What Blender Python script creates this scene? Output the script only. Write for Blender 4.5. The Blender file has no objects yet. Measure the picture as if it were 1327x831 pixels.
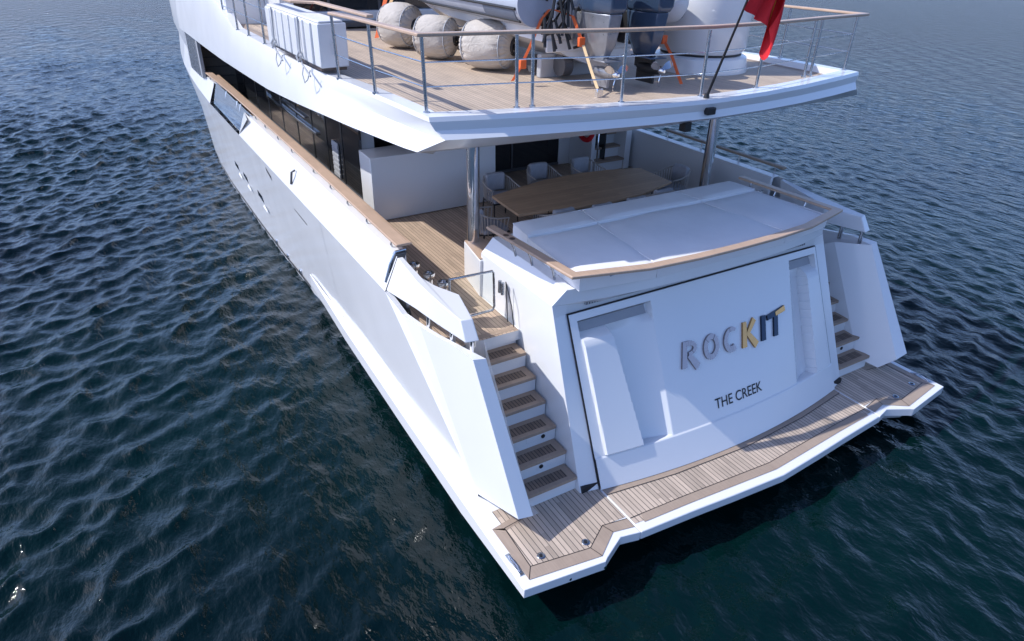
import bpy, bmesh, math, random
import numpy as np
from mathutils import Vector, Matrix
R = math.radians
SC = bpy.context.scene
COL = SC.collection
random.seed(7)

# ---------------------------------------------------------------- camera
cam_d = bpy.data.cameras.new('camera')
cam = bpy.data.objects.new('camera', cam_d)
COL.objects.link(cam)
yaw, pitch, roll = 0.5472923, 0.51274003, 0.0259645
f = Vector((math.sin(yaw)*math.cos(pitch), math.cos(yaw)*math.cos(pitch), -math.sin(pitch)))
r = Vector((math.cos(yaw), -math.sin(yaw), 0))
u = r.cross(f)
r2 = math.cos(roll)*r + math.sin(roll)*u
u2 = -math.sin(roll)*r + math.cos(roll)*u
m = Matrix((r2, u2, -f)).transposed().to_4x4()
m.translation = Vector((-6.9306, -6.7599, 6.8670))
cam.matrix_world = m
cam_d.sensor_width = 36
cam_d.lens = 878.81/1327*36
cam_d.clip_end = 9000
SC.camera = cam

# ---------------------------------------------------------------- light
SUN = Vector((-0.87, 0.422, 1.0)).normalized()
el = math.asin(SUN.z); az = math.atan2(SUN.x, SUN.y)
w = bpy.data.worlds.new('World'); SC.world = w; w.use_nodes = True
wn = w.node_tree.nodes; wl = w.node_tree.links
bg = wn['Background']; sky = wn.new('ShaderNodeTexSky')
sky.sky_type = 'NISHITA'; sky.sun_disc = False
sky.sun_elevation = el; sky.sun_rotation = az
sky.air_density = 1.0; sky.dust_density = 1.2; sky.ozone_density = 5.0
tint = wn.new('ShaderNodeMix'); tint.data_type = 'RGBA'; tint.blend_type = 'MULTIPLY'; tint.inputs[0].default_value = 1
tint.inputs[7].default_value = (1.03, .965, .99, 1)
wl.new(sky.outputs[0], tint.inputs[6]); # summer sky: the low band near the horizon is a deeper lavender blue
gc = wn.new('ShaderNodeTexCoord'); gs = wn.new('ShaderNodeSeparateXYZ'); gr_ = wn.new('ShaderNodeValToRGB')
wl.new(gc.outputs['Generated'], gs.inputs[0]); wl.new(gs.outputs[2], gr_.inputs[0])
gr_.color_ramp.elements[0].position = 0.0; gr_.color_ramp.elements[0].color = (.50, .62, .96, 1)
gr_.color_ramp.elements[1].position = .38; gr_.color_ramp.elements[1].color = (1.12, 1.10, 1.08, 1)
e3 = gr_.color_ramp.elements.new(.92); e3.color = (.36, .44, .60, 1)
t2 = wn.new('ShaderNodeMix'); t2.data_type = 'RGBA'; t2.blend_type = 'MULTIPLY'; t2.inputs[0].default_value = 1
wl.new(tint.outputs[2], t2.inputs[6]); wl.new(gr_.outputs[0], t2.inputs[7]); wl.new(t2.outputs[2], bg.inputs[0]); bg.inputs[1].default_value = 0.15
sl = bpy.data.lights.new('sun', 'SUN'); sl.energy = 2.4; sl.angle = R(0.53); sl.color = (1.0, 0.985, 0.96)
so = bpy.data.objects.new('sun', sl); COL.objects.link(so)
so.rotation_euler = SUN.to_track_quat('Z', 'Y').to_euler()
vs = SC.view_settings
vs.view_transform = 'Standard'; vs.look = 'None'; vs.gamma = 1; vs.use_curve_mapping = False
vs.exposure = 0.80

# ---------------------------------------------------------------- materials
def nn(t, k, **kw):
    n = t.nodes.new(k)
    for a, b in kw.items(): setattr(n, a, b)
    return n
def base(name):
    m = bpy.data.materials.new(name); m.use_nodes = True
    t = m.node_tree
    return m, t, t.nodes['Principled BSDF'], t.links
def mat(name, col, rough=0.5, metal=0.0, var=0.06, scale=3.0, bump=0.0, bscale=30, coat=0.0, rvar=0.08):
    """plain surface with slight soiling / roughness variation"""
    m, t, p, l = base(name)
    tc = nn(t, 'ShaderNodeTexCoord')
    no = nn(t, 'ShaderNodeTexNoise'); no.inputs['Scale'].default_value = scale; no.inputs['Detail'].default_value = 6
    l.new(tc.outputs['Object'], no.inputs['Vector'])
    mr = nn(t, 'ShaderNodeMapRange'); mr.inputs['From Min'].default_value = .3; mr.inputs['From Max'].default_value = .7
    mr.inputs['To Min'].default_value = 1-var; mr.inputs['To Max'].default_value = 1+var*.4
    l.new(no.outputs['Fac'], mr.inputs['Value'])
    hs = nn(t, 'ShaderNodeMix', data_type='RGBA', blend_type='MULTIPLY'); hs.inputs[0].default_value = 1
    hs.inputs[6].default_value = (*col, 1); l.new(mr.outputs[0], hs.inputs[7])
    l.new(hs.outputs[2], p.inputs['Base Color'])
    r_ = nn(t, 'ShaderNodeMapRange'); r_.inputs['To Min'].default_value = max(0.01, rough-rvar); r_.inputs['To Max'].default_value = rough+rvar
    l.new(no.outputs['Fac'], r_.inputs['Value']); l.new(r_.outputs[0], p.inputs['Roughness'])
    p.inputs['Metallic'].default_value = metal
    p.inputs['Coat Weight'].default_value = coat; p.inputs['Coat Roughness'].default_value = .05
    if bump:
        n2 = nn(t, 'ShaderNodeTexNoise'); n2.inputs['Scale'].default_value = bscale; n2.inputs['Detail'].default_value = 5
        l.new(tc.outputs['Object'], n2.inputs['Vector'])
        b = nn(t, 'ShaderNodeBump'); b.inputs['Strength'].default_value = bump; b.inputs['Distance'].default_value = .02
        l.new(n2.outputs['Fac'], b.inputs['Height']); l.new(b.outputs[0], p.inputs['Normal'])
    return m
def teak(name, axis=0, width=0.055, col=(.42, .31, .225), gap=.09, rough=.62, tint=.35, caulk=(.035, .03, .028), angle=0):
    m, t, p, l = base(name)
    tc = nn(t, 'ShaderNodeTexCoord')
    mp = nn(t, 'ShaderNodeMapping'); mp.inputs['Rotation'].default_value = (0, 0, angle)
    l.new(tc.outputs['Object'], mp.inputs[0])
    sp = nn(t, 'ShaderNodeSeparateXYZ'); l.new(mp.outputs[0], sp.inputs[0])
    a = sp.outputs[axis]; b = sp.outputs[1-axis]
    def mth(op, x, y=None):
        n = nn(t, 'ShaderNodeMath', operation=op)
        if isinstance(x, (int, float)): n.inputs[0].default_value = x
        else: l.new(x, n.inputs[0])
        if y is not None:
            if isinstance(y, (int, float)): n.inputs[1].default_value = y
            else: l.new(y, n.inputs[1])
        return n.outputs[0]
    s = mth('DIVIDE', a, width); fr = mth('FRACT', s); fl = mth('FLOOR', s)
    line = mth('LESS_THAN', fr, gap)
    # staggered butt joints
    seed = nn(t, 'ShaderNodeTexWhiteNoise', noise_dimensions='1D'); l.new(fl, seed.inputs['W'])
    off = mth('MULTIPLY', seed.outputs['Value'], 7.0)
    lb = mth('DIVIDE', mth('ADD', b, off), 2.1)
    fb = mth('FLOOR', lb)
    cell = nn(t, 'ShaderNodeCombineXYZ'); l.new(fl, cell.inputs[0]); l.new(fb, cell.inputs[1])
    wn_ = nn(t, 'ShaderNodeTexWhiteNoise', noise_dimensions='2D'); l.new(cell.outputs[0], wn_.inputs['Vector'])
    # grain
    cx = nn(t, 'ShaderNodeCombineXYZ'); l.new(mth('MULTIPLY', a, 60.0), cx.inputs[0]); l.new(mth('MULTIPLY', b, 3.0), cx.inputs[1])
    l.new(wn_.outputs['Value'], cx.inputs[2])
    gr = nn(t, 'ShaderNodeTexNoise'); gr.inputs['Scale'].default_value = 1.0; gr.inputs['Detail'].default_value = 5
    l.new(cx.outputs[0], gr.inputs['Vector'])
    bl = nn(t, 'ShaderNodeTexNoise'); bl.inputs['Scale'].default_value = 1.6; bl.inputs['Detail'].default_value = 6; bl.inputs['Roughness'].default_value = .65
    l.new(tc.outputs['Object'], bl.inputs['Vector'])
    v = mth('ADD', mth('MULTIPLY', wn_.outputs['Value'], tint), mth('MULTIPLY', gr.outputs['Fac'], .35))
    v = mth('ADD', v, mth('MULTIPLY', bl.outputs['Fac'], .50)); v = mth('SUBTRACT', v, .075)
    v = mth('ADD', v, .50 + .175 - tint/2 - .0)
    mx = nn(t, 'ShaderNodeMix', data_type='RGBA', blend_type='MULTIPLY'); mx.inputs[0].default_value = 1
    mx.inputs[6].default_value = (*col, 1); l.new(v, mx.inputs[7])
    m2 = nn(t, 'ShaderNodeMix', data_type='RGBA'); l.new(line, m2.inputs[0]); l.new(mx.outputs[2], m2.inputs[6]); m2.inputs[7].default_value = (*caulk, 1)
    l.new(m2.outputs[2], p.inputs['Base Color'])
    p.inputs['Roughness'].default_value = rough
    bp = nn(t, 'ShaderNodeBump'); bp.inputs['Strength'].default_value = .5; bp.inputs['Distance'].default_value = .004
    h = mth('SUBTRACT', mth('MULTIPLY', gr.outputs['Fac'], .4), line)
    l.new(h, bp.inputs['Height']); l.new(bp.outputs[0], p.inputs['Normal'])
    return m
def glassmat(name, col=(.02, .022, .025), rough=.03):
    m = mat(name, col, rough, 0, .1, 2, coat=0, rvar=.015)
    m.node_tree.nodes['Principled BSDF'].inputs['Specular IOR Level'].default_value = .8
    return m
def clearglass(name):
    m, t, p, l = base(name)
    p.inputs['Base Color'].default_value = (.9, .95, .95, 1); p.inputs['Transmission Weight'].default_value = 1
    p.inputs['Roughness'].default_value = .02; p.inputs['IOR'].default_value = 1.15
    return m
WHITE = mat('white_gelcoat', (.80, .80, .805), .22, 0, .015, 1.3, coat=.35, rvar=.05)
OFFW = mat('nonskid_white', (.74, .74, .75), .55, 0, .05, 5, bump=.15, bscale=220)
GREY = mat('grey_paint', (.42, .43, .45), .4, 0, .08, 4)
DGREY = mat('dark_grey_paint', (.09, .09, .095), .5, 0, .1, 6)
BLACK = mat('black_rubber', (.018, .018, .02), .5, 0, .2, 8)
STEEL = mat('polished_stainless', (.74, .74, .75), .10, 1.0, .06, 9, rvar=.05)
BRUSH = mat('satin_stainless', (.46, .49, .53), .26, 1.0, .1, 14)
GOLD = mat('letter_gold_reflection', (.52, .28, .11), .12, 1.0, .05, 12, bump=.12, bscale=4, rvar=.04)  # gold reflection on the polished letters, put into the metal colour
TEAK = teak('teak_deck', 0, .062, col=(.50, .37, .27))
TEAKP = teak('teak_swim_platform', 0, .066, col=(.48, .385, .305), gap=.14, tint=.42, caulk=(.09, .075, .066))
TEAKU = teak('teak_upper_deck', 0, .06, col=(.52, .41, .31), gap=.08, tint=.18)
TEAKB = teak('teak_border', 0, 9.0, col=(.35, .27, .21), gap=0, tint=.1)
TEAKS = teak('teak_step', 0, 9.0, col=(.36, .265, .195), gap=0, tint=.1)
TEAKG = teak('teak_step_grid', 0, .05, col=(.20, .14, .10), gap=.22, tint=.5)
VARN = teak('varnished_teak_rail', 0, 9.0, col=(.52, .365, .26), gap=0, rough=.35, tint=.1)
TABLE = teak('oiled_teak_table', 1, .11, col=(.44, .28, .165), gap=.02, rough=.6, tint=.22, caulk=(.08, .045, .025))
DGLASS = glassmat('dark_glass')
CGLASS = clearglass('clear_glass')
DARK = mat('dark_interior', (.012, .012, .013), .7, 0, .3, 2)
BROWN = mat('side_deck_brown', (.10, .065, .05), .3, 0, .3, 3)
CUSH = mat('white_sunpad_fabric', (.84, .83, .83), .85, 0, .04, 3, bump=.3, bscale=4)
FABG = mat('grey_cushion_fabric', (.36, .37, .42), .9, 0, .12, 12, bump=.3, bscale=60)
CUSH2 = mat('pale_grey_cushion', (.40, .40, .43), .9, 0, .1, 12, bump=.3, bscale=60)
ROPE = mat('woven_rope', (.45, .40, .36), .85, 0, .2, 40, bump=.5, bscale=120)
def canvas():
    m = mat('fender_canvas', (.58, .525, .465), .9, 0, .18, 3)
    t = m.node_tree; l = t.links; p = t.nodes['Principled BSDF']
    tc = nn(t, 'ShaderNodeTexCoord'); mp = nn(t, 'ShaderNodeMapping'); mp.inputs['Rotation'].default_value = (0, 0, R(58)); mp.inputs['Scale'].default_value = (3.0, 10, 9)
    l.new(tc.outputs['Object'], mp.inputs[0])
    n = nn(t, 'ShaderNodeTexNoise'); n.inputs['Scale'].default_value = .8; n.inputs['Detail'].default_value = 4; n.inputs['Distortion'].default_value = 1.2; l.new(mp.outputs[0], n.inputs['Vector'])
    a = nn(t, 'ShaderNodeMath', operation='SUBTRACT'); l.new(n.outputs['Fac'], a.inputs[0]); a.inputs[1].default_value = .5
    c = nn(t, 'ShaderNodeMath', operation='ABSOLUTE'); l.new(a.outputs[0], c.inputs[0])
    b = nn(t, 'ShaderNodeBump'); b.inputs['Strength'].default_value = 1.0; b.inputs['Distance'].default_value = .032
    l.new(c.outputs[0], b.inputs['Height']); l.new(b.outputs[0], p.inputs['Normal'])
    return m
CANVAS = canvas()
ORANGE = mat('orange_webbing', (.80, .14, .03), .7, 0, .15, 20)
YELLOW = mat('faded_webbing', (.80, .56, .30), .7, 0, .1, 20)
RED = mat('red_bunting', (.78, .02, .03), .75, 0, .15, 6)
GOLDF = mat('yellow_emblem', (.75, .48, .05), .7, 0, .1, 10)
REFL_PALE = mat('letter_pale_reflection', (.33, .28, .28), .16, 1.0, .05, 12, bump=.1, bscale=4)  # pale reflection on the polished letters, painted as metal colour
REFL_DARK = mat('letter_dark_reflection', (.035, .045, .065), .12, 1.0, .05, 12, bump=.1, bscale=4)  # dark reflection on the polished letters, painted as metal colour
RECESS_SHADE = mat('recess_shade_grey', (.36, .36, .38), .5, 0, .08, 4)  # grey stands in for the shade inside the door pockets
TUBE = mat('grey_hypalon', (.40, .43, .50), .45, 0, .07, 4)
TUBED = mat('slate_hypalon', (.13, .16, .22), .5, 0, .08, 4)
NAVY = mat('navy_cowl', (.045, .075, .13), .22, 0, .05, 5, coat=.4)
ALU = mat('outboard_aluminium', (.27, .28, .31), .3, .5, .15, 9)
LOUV = mat('louvre_grey', (.20, .19, .18), .6, 0, .15, 4)
SHIM = mat('tinted_bulwark_glass', (.03, .05, .065), .04, 0, .1, 2)

# ---------------------------------------------------------------- mesh helpers
PAIRS = {'bulwark', 'bulwark_glass', 'bulwark_glass_post', 'hull_ledge', 'stern_wing', 'bulwark_return', 'fairlead_notch', 'fairlead_roller', 'deck_margin',
         'cabin_wall', 'window_trim', 'boot_stripe', 'pillar_block', 'pillar_block_cap', 'platform_side', 'wing_bulkhead', 'forward_topsides', 'side_planking', 'caulking_line', 'side_border'}
class MB:
    def __init__(s): s.v = []; s.f = []
    def add(s, vs_, fs):
        n = len(s.v); s.v += [tuple(p) for p in vs_]; s.f += [tuple(i+n for i in q) for q in fs]; return s
    def box(s, a, b):
        x0, x1 = sorted((a[0], b[0])); y0, y1 = sorted((a[1], b[1])); z0, z1 = sorted((a[2], b[2]))
        return s.add([(x0,y0,z0),(x1,y0,z0),(x1,y1,z0),(x0,y1,z0),(x0,y0,z1),(x1,y0,z1),(x1,y1,z1),(x0,y1,z1)],
                     [(0,3,2,1),(4,5,6,7),(0,1,5,4),(1,2,6,5),(2,3,7,6),(3,0,4,7)])
    def prism(s, poly, z0, z1, top=None):
        """poly: xy list; z0,z1 number or per-vertex list; top: other xy list for the top"""
        n = len(poly); top = top or poly
        Z0 = z0 if isinstance(z0, (list, tuple)) else [z0]*n
        Z1 = z1 if isinstance(z1, (list, tuple)) else [z1]*n
        v = [(p[0], p[1], Z0[i]) for i, p in enumerate(poly)]+[(p[0], p[1], Z1[i]) for i, p in enumerate(top)]
        fs = [tuple(range(n-1, -1, -1)), tuple(range(n, 2*n))]+[(i, (i+1) % n, n+(i+1) % n, n+i) for i in range(n)]
        return s.add(v, fs)
    def loft(s, rows, closed=False, caps=False):
        n = len(rows[0]); v = [p for r_ in rows for p in r_]; fs = []
        k = n if closed else n-1
        for i in range(len(rows)-1):
            for j in range(k):
                a = i*n+j; b = i*n+(j+1) % n
                fs.append((a, b, b+n, a+n))
        if caps:
            fs.append(tuple(range(n-1, -1, -1))); fs.append(tuple((len(rows)-1)*n+j for j in range(n)))
        return s.add(v, fs)
    def tube(s, path, rad, seg=10, caps=True):
        P = [Vector(p) for p in path]; rows = []
        rr = rad if isinstance(rad, (list, tuple)) else [rad]*len(P)
        T0 = (P[1]-P[0]).normalized()
        N = T0.orthogonal().normalized()
        for i, p in enumerate(P):
            a = P[max(i-1, 0)]; b = P[min(i+1, len(P)-1)]
            T = (b-a).normalized()
            N = (N-T*N.dot(T)).normalized(); B = T.cross(N)
            rows.append([p+rr[i]*(math.cos(2*math.pi*k/seg)*N+math.sin(2*math.pi*k/seg)*B) for k in range(seg)])
        return s.loft(rows, True, caps)
    def bar(s, path, w_, h, up=(0, 0, 1)):
        """flat rectangular bar swept along a path (top face at the path, hanging h down), mitred"""
        P = [Vector(p) for p in path]; up = Vector(up); rows = []
        for i, p in enumerate(P):
            d1 = (P[i]-P[i-1]).normalized() if i else (P[1]-P[0]).normalized()
            d2 = (P[i+1]-P[i]).normalized() if i < len(P)-1 else d1
            T = (d1+d2).normalized(); S = T.cross(up).normalized()
            k = 1/max(.3, math.sqrt((1+d1.dot(d2))/2))
            rows.append([p-S*w_/2*k-up*h, p+S*w_/2*k-up*h, p+S*w_/2*k, p-S*w_/2*k])
        return s.loft(rows, True, True)
    def cyl(s, c, r0, r1, h, seg=24, axis=None):
        c = Vector(c); a = Vector(axis or (0, 0, 1)).normalized()
        return s.tube([c, c+a*h*.5, c+a*h], [r0, (r0+r1)/2, r1], seg)
    def lathe(s, c, prof, axis=(0, 0, 1), seg=28):
        c = Vector(c); a = Vector(axis).normalized(); N = a.orthogonal().normalized(); B = a.cross(N)
        rows = [[c+a*t+q*(math.cos(2*math.pi*k/seg)*N+math.sin(2*math.pi*k/seg)*B) for k in range(seg)] for t, q in prof]
        return s.loft(rows, True, True)
    def mirror(s):
        n = len(s.v); s.half = (n, len(s.f)); s.v += [(-x, y, z) for x, y, z in s.v]; s.f += [tuple(i+n for i in reversed(q)) for q in s.f[:]]
        return s
    def build(s, name, material, parent=None, bevel=0, smooth=False, seg=2, ang=35, origin=(0, 0, 0), fix=True):
        h = getattr(s, 'half', None)
        if h and name in PAIRS and len(s.v) == 2*h[0]:
            a = MB(); a.v = s.v[:h[0]]; a.f = s.f[:h[1]]
            c = MB(); c.v = s.v[h[0]:]; c.f = [tuple(i-h[0] for i in q) for q in s.f[h[1]:]]
            a.build(name, material, parent, bevel, smooth, seg, ang, origin, fix)
            return c.build(name, material, parent, bevel, smooth, seg, ang, origin, fix)
        me = bpy.data.meshes.new(name)
        o_ = Vector(origin)
        me.from_pydata([Vector(p)-o_ for p in s.v], [], s.f)
        bm = bmesh.new(); bm.from_mesh(me)
        bmesh.ops.remove_doubles(bm, verts=bm.verts, dist=1e-5)
        if fix: bmesh.ops.recalc_face_normals(bm, faces=bm.faces)
        bm.to_mesh(me); bm.free(); me.update()
        me.materials.append(material)
        ob = bpy.data.objects.new(name, me); COL.objects.link(ob)
        if parent is not None: ob.parent = parent
        if bevel:
            b = ob.modifiers.new('bevel', 'BEVEL'); b.width = bevel; b.segments = seg; b.limit_method = 'ANGLE'; b.angle_limit = R(28)
        if smooth or bevel:
            for p in me.polygons: p.use_smooth = True
            me.set_sharp_from_angle(angle=R(ang))
        return ob
def empty(name, loc, label, cat, group=None, rz=0):
    o = bpy.data.objects.new(name, None); COL.objects.link(o); o.location = loc; o.rotation_euler = (0, 0, rz)
    o.empty_display_size = .3
    o['label'] = label; o['category'] = cat
    if group: o['group'] = group
    return o
def tag(o, label, cat, group=None):
    o['label'] = label; o['category'] = cat
    if group: o['group'] = group
    return o
def lerp(a, b, t): return a+(b-a)*t
def interp(x, xs, ys):
    return float(np.interp(x, xs, ys))
def ksub(o, label): o['label'] = label; return o

# ================================================================ SEA
def make_sea():
    def axis(lo, hi, c0, c1, d, g):
        a = list(np.arange(c0, c1, d)); s = d; x = a[-1]
        while x < hi: s *= (g if x < 110 else 1.06); x += s; a.append(x)
        s = d; x = a[0]; left = []
        while x > lo: s *= (g if x > -45 else 1.06); x -= s; left.append(x)
        return np.array(left[::-1]+a)
    xs = axis(-4000, 4000, -16, 10, .058, 1.0065)
    ys = axis(-600, 5000, -7, 20, .058, 1.0065)
    X, Y = np.meshgrid(xs, ys)
    dx = np.gradient(xs)[None, :]*np.ones_like(X); dy = np.gradient(ys)[:, None]*np.ones_like(X)
    cell = np.maximum(dx, dy)
    rng = np.random.default_rng(11)
    Z = np.zeros_like(X); DX = np.zeros_like(X); DY = np.zeros_like(X)
    # wind runs roughly towards +x-y; crests lie across it
    main = math.radians(-48)
    X = X.astype(np.float32); Y = Y.astype(np.float32); cell = cell.astype(np.float32)
    Z = Z.astype(np.float32); DX = DX.astype(np.float32); DY = DY.astype(np.float32)
    for i in range(130):
        lam = 0.19*(9.5 ** (rng.random() ** 1.15))
        th = main+rng.normal()*(.34 if lam > .9 else .68)
        k = 2*math.pi/lam; A = .0090*lam**.62*(.5+rng.random())
        if lam > 1.0: A *= .50
        ph = rng.random()*2*math.pi
        fade = np.clip((lam/cell-3)/4, 0, 1)
        arg = k*(X*math.cos(th)+Y*math.sin(th))+ph
        # wave groups: each component swells and dies along its crest
        env = .65+.35*np.sin(X*(.5*math.sin(th))-Y*(.5*math.cos(th))+ph*3)
        fade = fade*env
        Z += fade*A*np.cos(arg)
        sn = np.sin(arg)*fade*A*.9
        DX -= math.cos(th)*sn; DY -= math.sin(th)*sn
    lee = 1-.45*np.exp(-(((X-1.5)/5.5)**2+((Y+4.5)/3.5)**2))
    gust = .85+.38*np.sin(X*.21+Y*.13+1)*np.sin(X*.09-Y*.17)+.14*np.sin(Y*.4+X*.33)
    lee *= 1-.38/(1+np.exp(-(X-4.5)/1.5))*np.exp(-((Y-2)/16)**2)
    lee *= 1-.50*np.exp(-(((X+5.2)/1.7)**2+((Y-.5)/5.5)**2))
    Z *= lee*gust; DX *= lee*gust; DY *= lee*gust
    V = np.stack([X+DX, Y+DY, Z-.02], -1).reshape(-1, 3)
    ny, nx = X.shape
    idx = np.arange(nx*ny).reshape(ny, nx)
    F = np.stack([idx[:-1, :-1], idx[:-1, 1:], idx[1:, 1:], idx[1:, :-1]], -1).reshape(-1, 4)
    me = bpy.data.meshes.new('sea')
    me.vertices.add(len(V)); me.vertices.foreach_set('co', V.astype(np.float32).ravel())
    me.loops.add(F.size); me.loops.foreach_set('vertex_index', F.astype(np.int32).ravel())
    me.polygons.add(len(F)); me.polygons.foreach_set('loop_start', np.arange(0, F.size, 4, dtype=np.int32))
    me.polygons.foreach_set('loop_total', np.full(len(F), 4, dtype=np.int32))
    me.polygons.foreach_set('use_smooth', np.ones(len(F), dtype=bool))
    me.update(); me.validate()
    m, t, p, l = base('sea_water')
    tc = nn(t, 'ShaderNodeTexCoord')
    mp = nn(t, 'ShaderNodeMapping'); mp.inputs['Rotation'].default_value = (0, 0, R(48)); mp.inputs['Scale'].default_value = (1.0, .55, 1)
    l.new(tc.outputs['Object'], mp.inputs[0])
    # open water away from the sheltered mooring is choppier
    ln = nn(t, 'ShaderNodeVectorMath', operation='LENGTH'); l.new(tc.outputs['Object'], ln.inputs[0])
    far = nn(t, 'ShaderNodeMapRange'); far.inputs['From Min'].default_value = 14; far.inputs['From Max'].default_value = 70
    far.inputs['To Min'].default_value = .10; far.inputs['To Max'].default_value = 1.0; l.new(ln.outputs['Value'], far.inputs['Value'])
    prev = None
    for sc_, st, dist, det, rgh, f_ in ((1.7, 1.0, .50, 5, .6, True), (3.4, .8, .048, 5, .5, False), (8.0, .45, .014, 3, .5, False)):
        n = nn(t, 'ShaderNodeTexNoise'); n.inputs['Scale'].default_value = sc_; n.inputs['Detail'].default_value = det
        n.inputs['Roughness'].default_value = rgh
        l.new(mp.outputs[0], n.inputs['Vector'])
        b = nn(t, 'ShaderNodeBump'); b.inputs['Strength'].default_value = st; b.inputs['Distance'].default_value = dist
        if f_: l.new(far.outputs[0], b.inputs['Strength'])
        # sharpen the crests
        pw = nn(t, 'ShaderNodeMath', operation='POWER'); pw.inputs[1].default_value = 1.6
        l.new(n.outputs['Fac'], pw.inputs[0]); l.new(pw.outputs[0], b.inputs['Height'])
        if prev: l.new(prev.outputs[0], b.inputs['Normal'])
        prev = b
    l.new(prev.outputs[0], p.inputs['Normal'])
    n = nn(t, 'ShaderNodeTexNoise'); n.inputs['Scale'].default_value = .12; n.inputs['Detail'].default_value = 3
    l.new(tc.outputs['Object'], n.inputs['Vector'])
    cr = nn(t, 'ShaderNodeValToRGB')
    cr.color_ramp.elements[0].position = .35; cr.color_ramp.elements[0].color = (.0003, .0052, .0062, 1)
    cr.color_ramp.elements[1].position = .7; cr.color_ramp.elements[1].color = (.0005, .0115, .0110, 1)
    l.new(n.outputs['Fac'], cr.inputs[0]); l.new(cr.outputs[0], p.inputs['Base Color'])
    p.inputs['Roughness'].default_value = .06; p.inputs['IOR'].default_value = 1.333
    me.materials.append(m)
    o = bpy.data.objects.new('sea', me); COL.objects.link(o); o['kind'] = 'structure'
make_sea()

# ================================================================ YACHT
Y = empty('motor_yacht', (0, 0, 0), 'white superyacht moored stern-on to the camera, teak swim platform and large folding transom door', 'yacht')

# ---------------- hull skin
ys = [1.3, 2.4, 3.6, 5, 6.8, 9, 11, 13, 15, 17, 19, 21, 23, 25, 27, 29, 31, 33, 34.5, 35.6]
def hb(y, z):
    """half breadth forward of the stern, tapering into the bow"""
    t = max(0, (y-14.5)/21.5)
    flare = {0: 1.9, 1: 2.15, 2: 2.6, 3: 2.9}[z]
    return max(0.0, 1-t**flare)
HW = (-1.2, -.35); 
rows = []
for y in ys:
    up = max(0, y-15)*.03
    wl = interp(y, [1.3, 7, 10, 14], [3.6, 3.74, 3.84, 3.84])
    cz = interp(y, [1.3, 2.7, 4.4, 6.8, 9.5], [.87, .94, 1.0, 1.2, 1.25])+up
    cx = 3.92
    kz = interp(y, [1.3, 12], [2.57, 2.52])+up*1.3
    tz = 3.05+max(0, y-16.5)*.08
    rows.append([(-wl*.8*hb(y, 0), y, -1.3), (-wl*hb(y, 0), y, -.3), (-cx*hb(y, 1), y, cz), (-4.09*hb(y, 2), y, kz), (-3.88*hb(y, 3), y, tz)])
def hull_mesh():
    b = MB()
    # the main side skin; above the tinted opening the bulwark band is cut away between y=10.2 and y=15
    lo = [r_[:4] for r_ in rows]
    b.loft(lo)
    band = []
    for i in range(len(rows)-1):
        y0 = rows[i][0][1]
        if 11 <= y0 < 15: continue
        b.add([rows[i][3], rows[i+1][3], rows[i+1][4], rows[i][4]], [(0, 1, 2, 3)])
    # triangle returns at both ends of the opening
    b.add([rows[6][3], rows[6][4], (-3.98, 10.2, 3.05)], [(0, 1, 2)])
    # stern facets (hull narrows towards the wing)
    N = (-3.90, -1.06, .69); K0 = (-4.09, 1.3, 2.57); C0 = rows[0][2]
    Ot = (-3.83, -.82, 2.56); Ob = (-3.81, -1.90, .95)
    b.add([K0, C0, N], [(0, 1, 2)])
    slot = [K0, (-4.00, .92, 2.37), (-3.93, .50, 2.37), (-3.91, .10, 2.44), (-3.87, -.38, 2.53), Ot]
    vs_ = [N]+slot+[Ob]
    b.add(vs_, [(0, i, i+1) for i in range(1, len(vs_)-1)])
    # lower band between ledge and first crease
    b.add([C0, N, (-3.84, -.95, .53), (-3.84, .2, .53), (-3.84, 1.3, .53)], [(0, 1, 2, 3, 4)])
    b.add([C0, (-3.84, 1.3, .53), rows[0][1]], [(0, 1, 2)])
    # below the ledge down into the water
    b.add([(-3.84, 1.3, .53), (-3.84, -.95, .53), (-3.7, -1.3, .45), (-3.5, -1.3, -1.3), rows[0][0], rows[0][1]], [(0, 1, 2, 3, 4, 5)])
    b.mirror()
    b.add([(-3.7, -1.3, .45), (3.7, -1.3, .45), (3.5, -1.3, -1.3), (-3.5, -1.3, -1.3)], [(0, 1, 2, 3)])
    return b
hull = hull_mesh().build('hull', WHITE, Y, smooth=True, ang=5, fix=True)
# bow stem deck closure + sheer bulwark forward (raised fore part)
b = MB()
rws = []
for y in (18.6, 21, 23, 25, 27, 29, 31, 33, 34.5, 35.6):
    k = hb(y, 3); up = max(0, y-15)*.03
    tz = 3.05+max(0, y-16.5)*.08
    rws.append([(-3.88*k, y, tz), (-4.02*k, y, 3.9), (-4.03*k, y, 4.75), (-3.95*k, y, 5.6+(y-18)*.03), (0, y, 5.65+(y-18)*.03)])
b.loft(rws)
b.add([rws[0][i] for i in range(5)]+[(0, 18.6, 3.0)], [(0, 1, 2, 3, 4, 5)])
b.mirror(); b.build('forward_topsides', WHITE, Y, smooth=True, ang=20)

# bulwark cap + inner face (port side runs from the fairlead notch forward, starboard too)
b = MB()
def bulwark(y0, y1):
    n = 14; rr = []
    for i in range(n+1):
        y = lerp(y0, y1, i/n)
        rr.append([(-3.90, y, 3.045), (-3.90, y, 3.07), (-3.70, y, 3.07), (-3.68, y, 2.15), (-3.74, y, 2.15), (-3.76, y, 3.04)])
    b.loft(rr, True, True)
bulwark(1.42, 10.4); b.mirror(); b.build('bulwark', WHITE, Y, bevel=.015)
b = MB(); bulwark(15.0, 18.6); b.mirror(); b.build('bulwark', WHITE, Y, bevel=.015)
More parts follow.
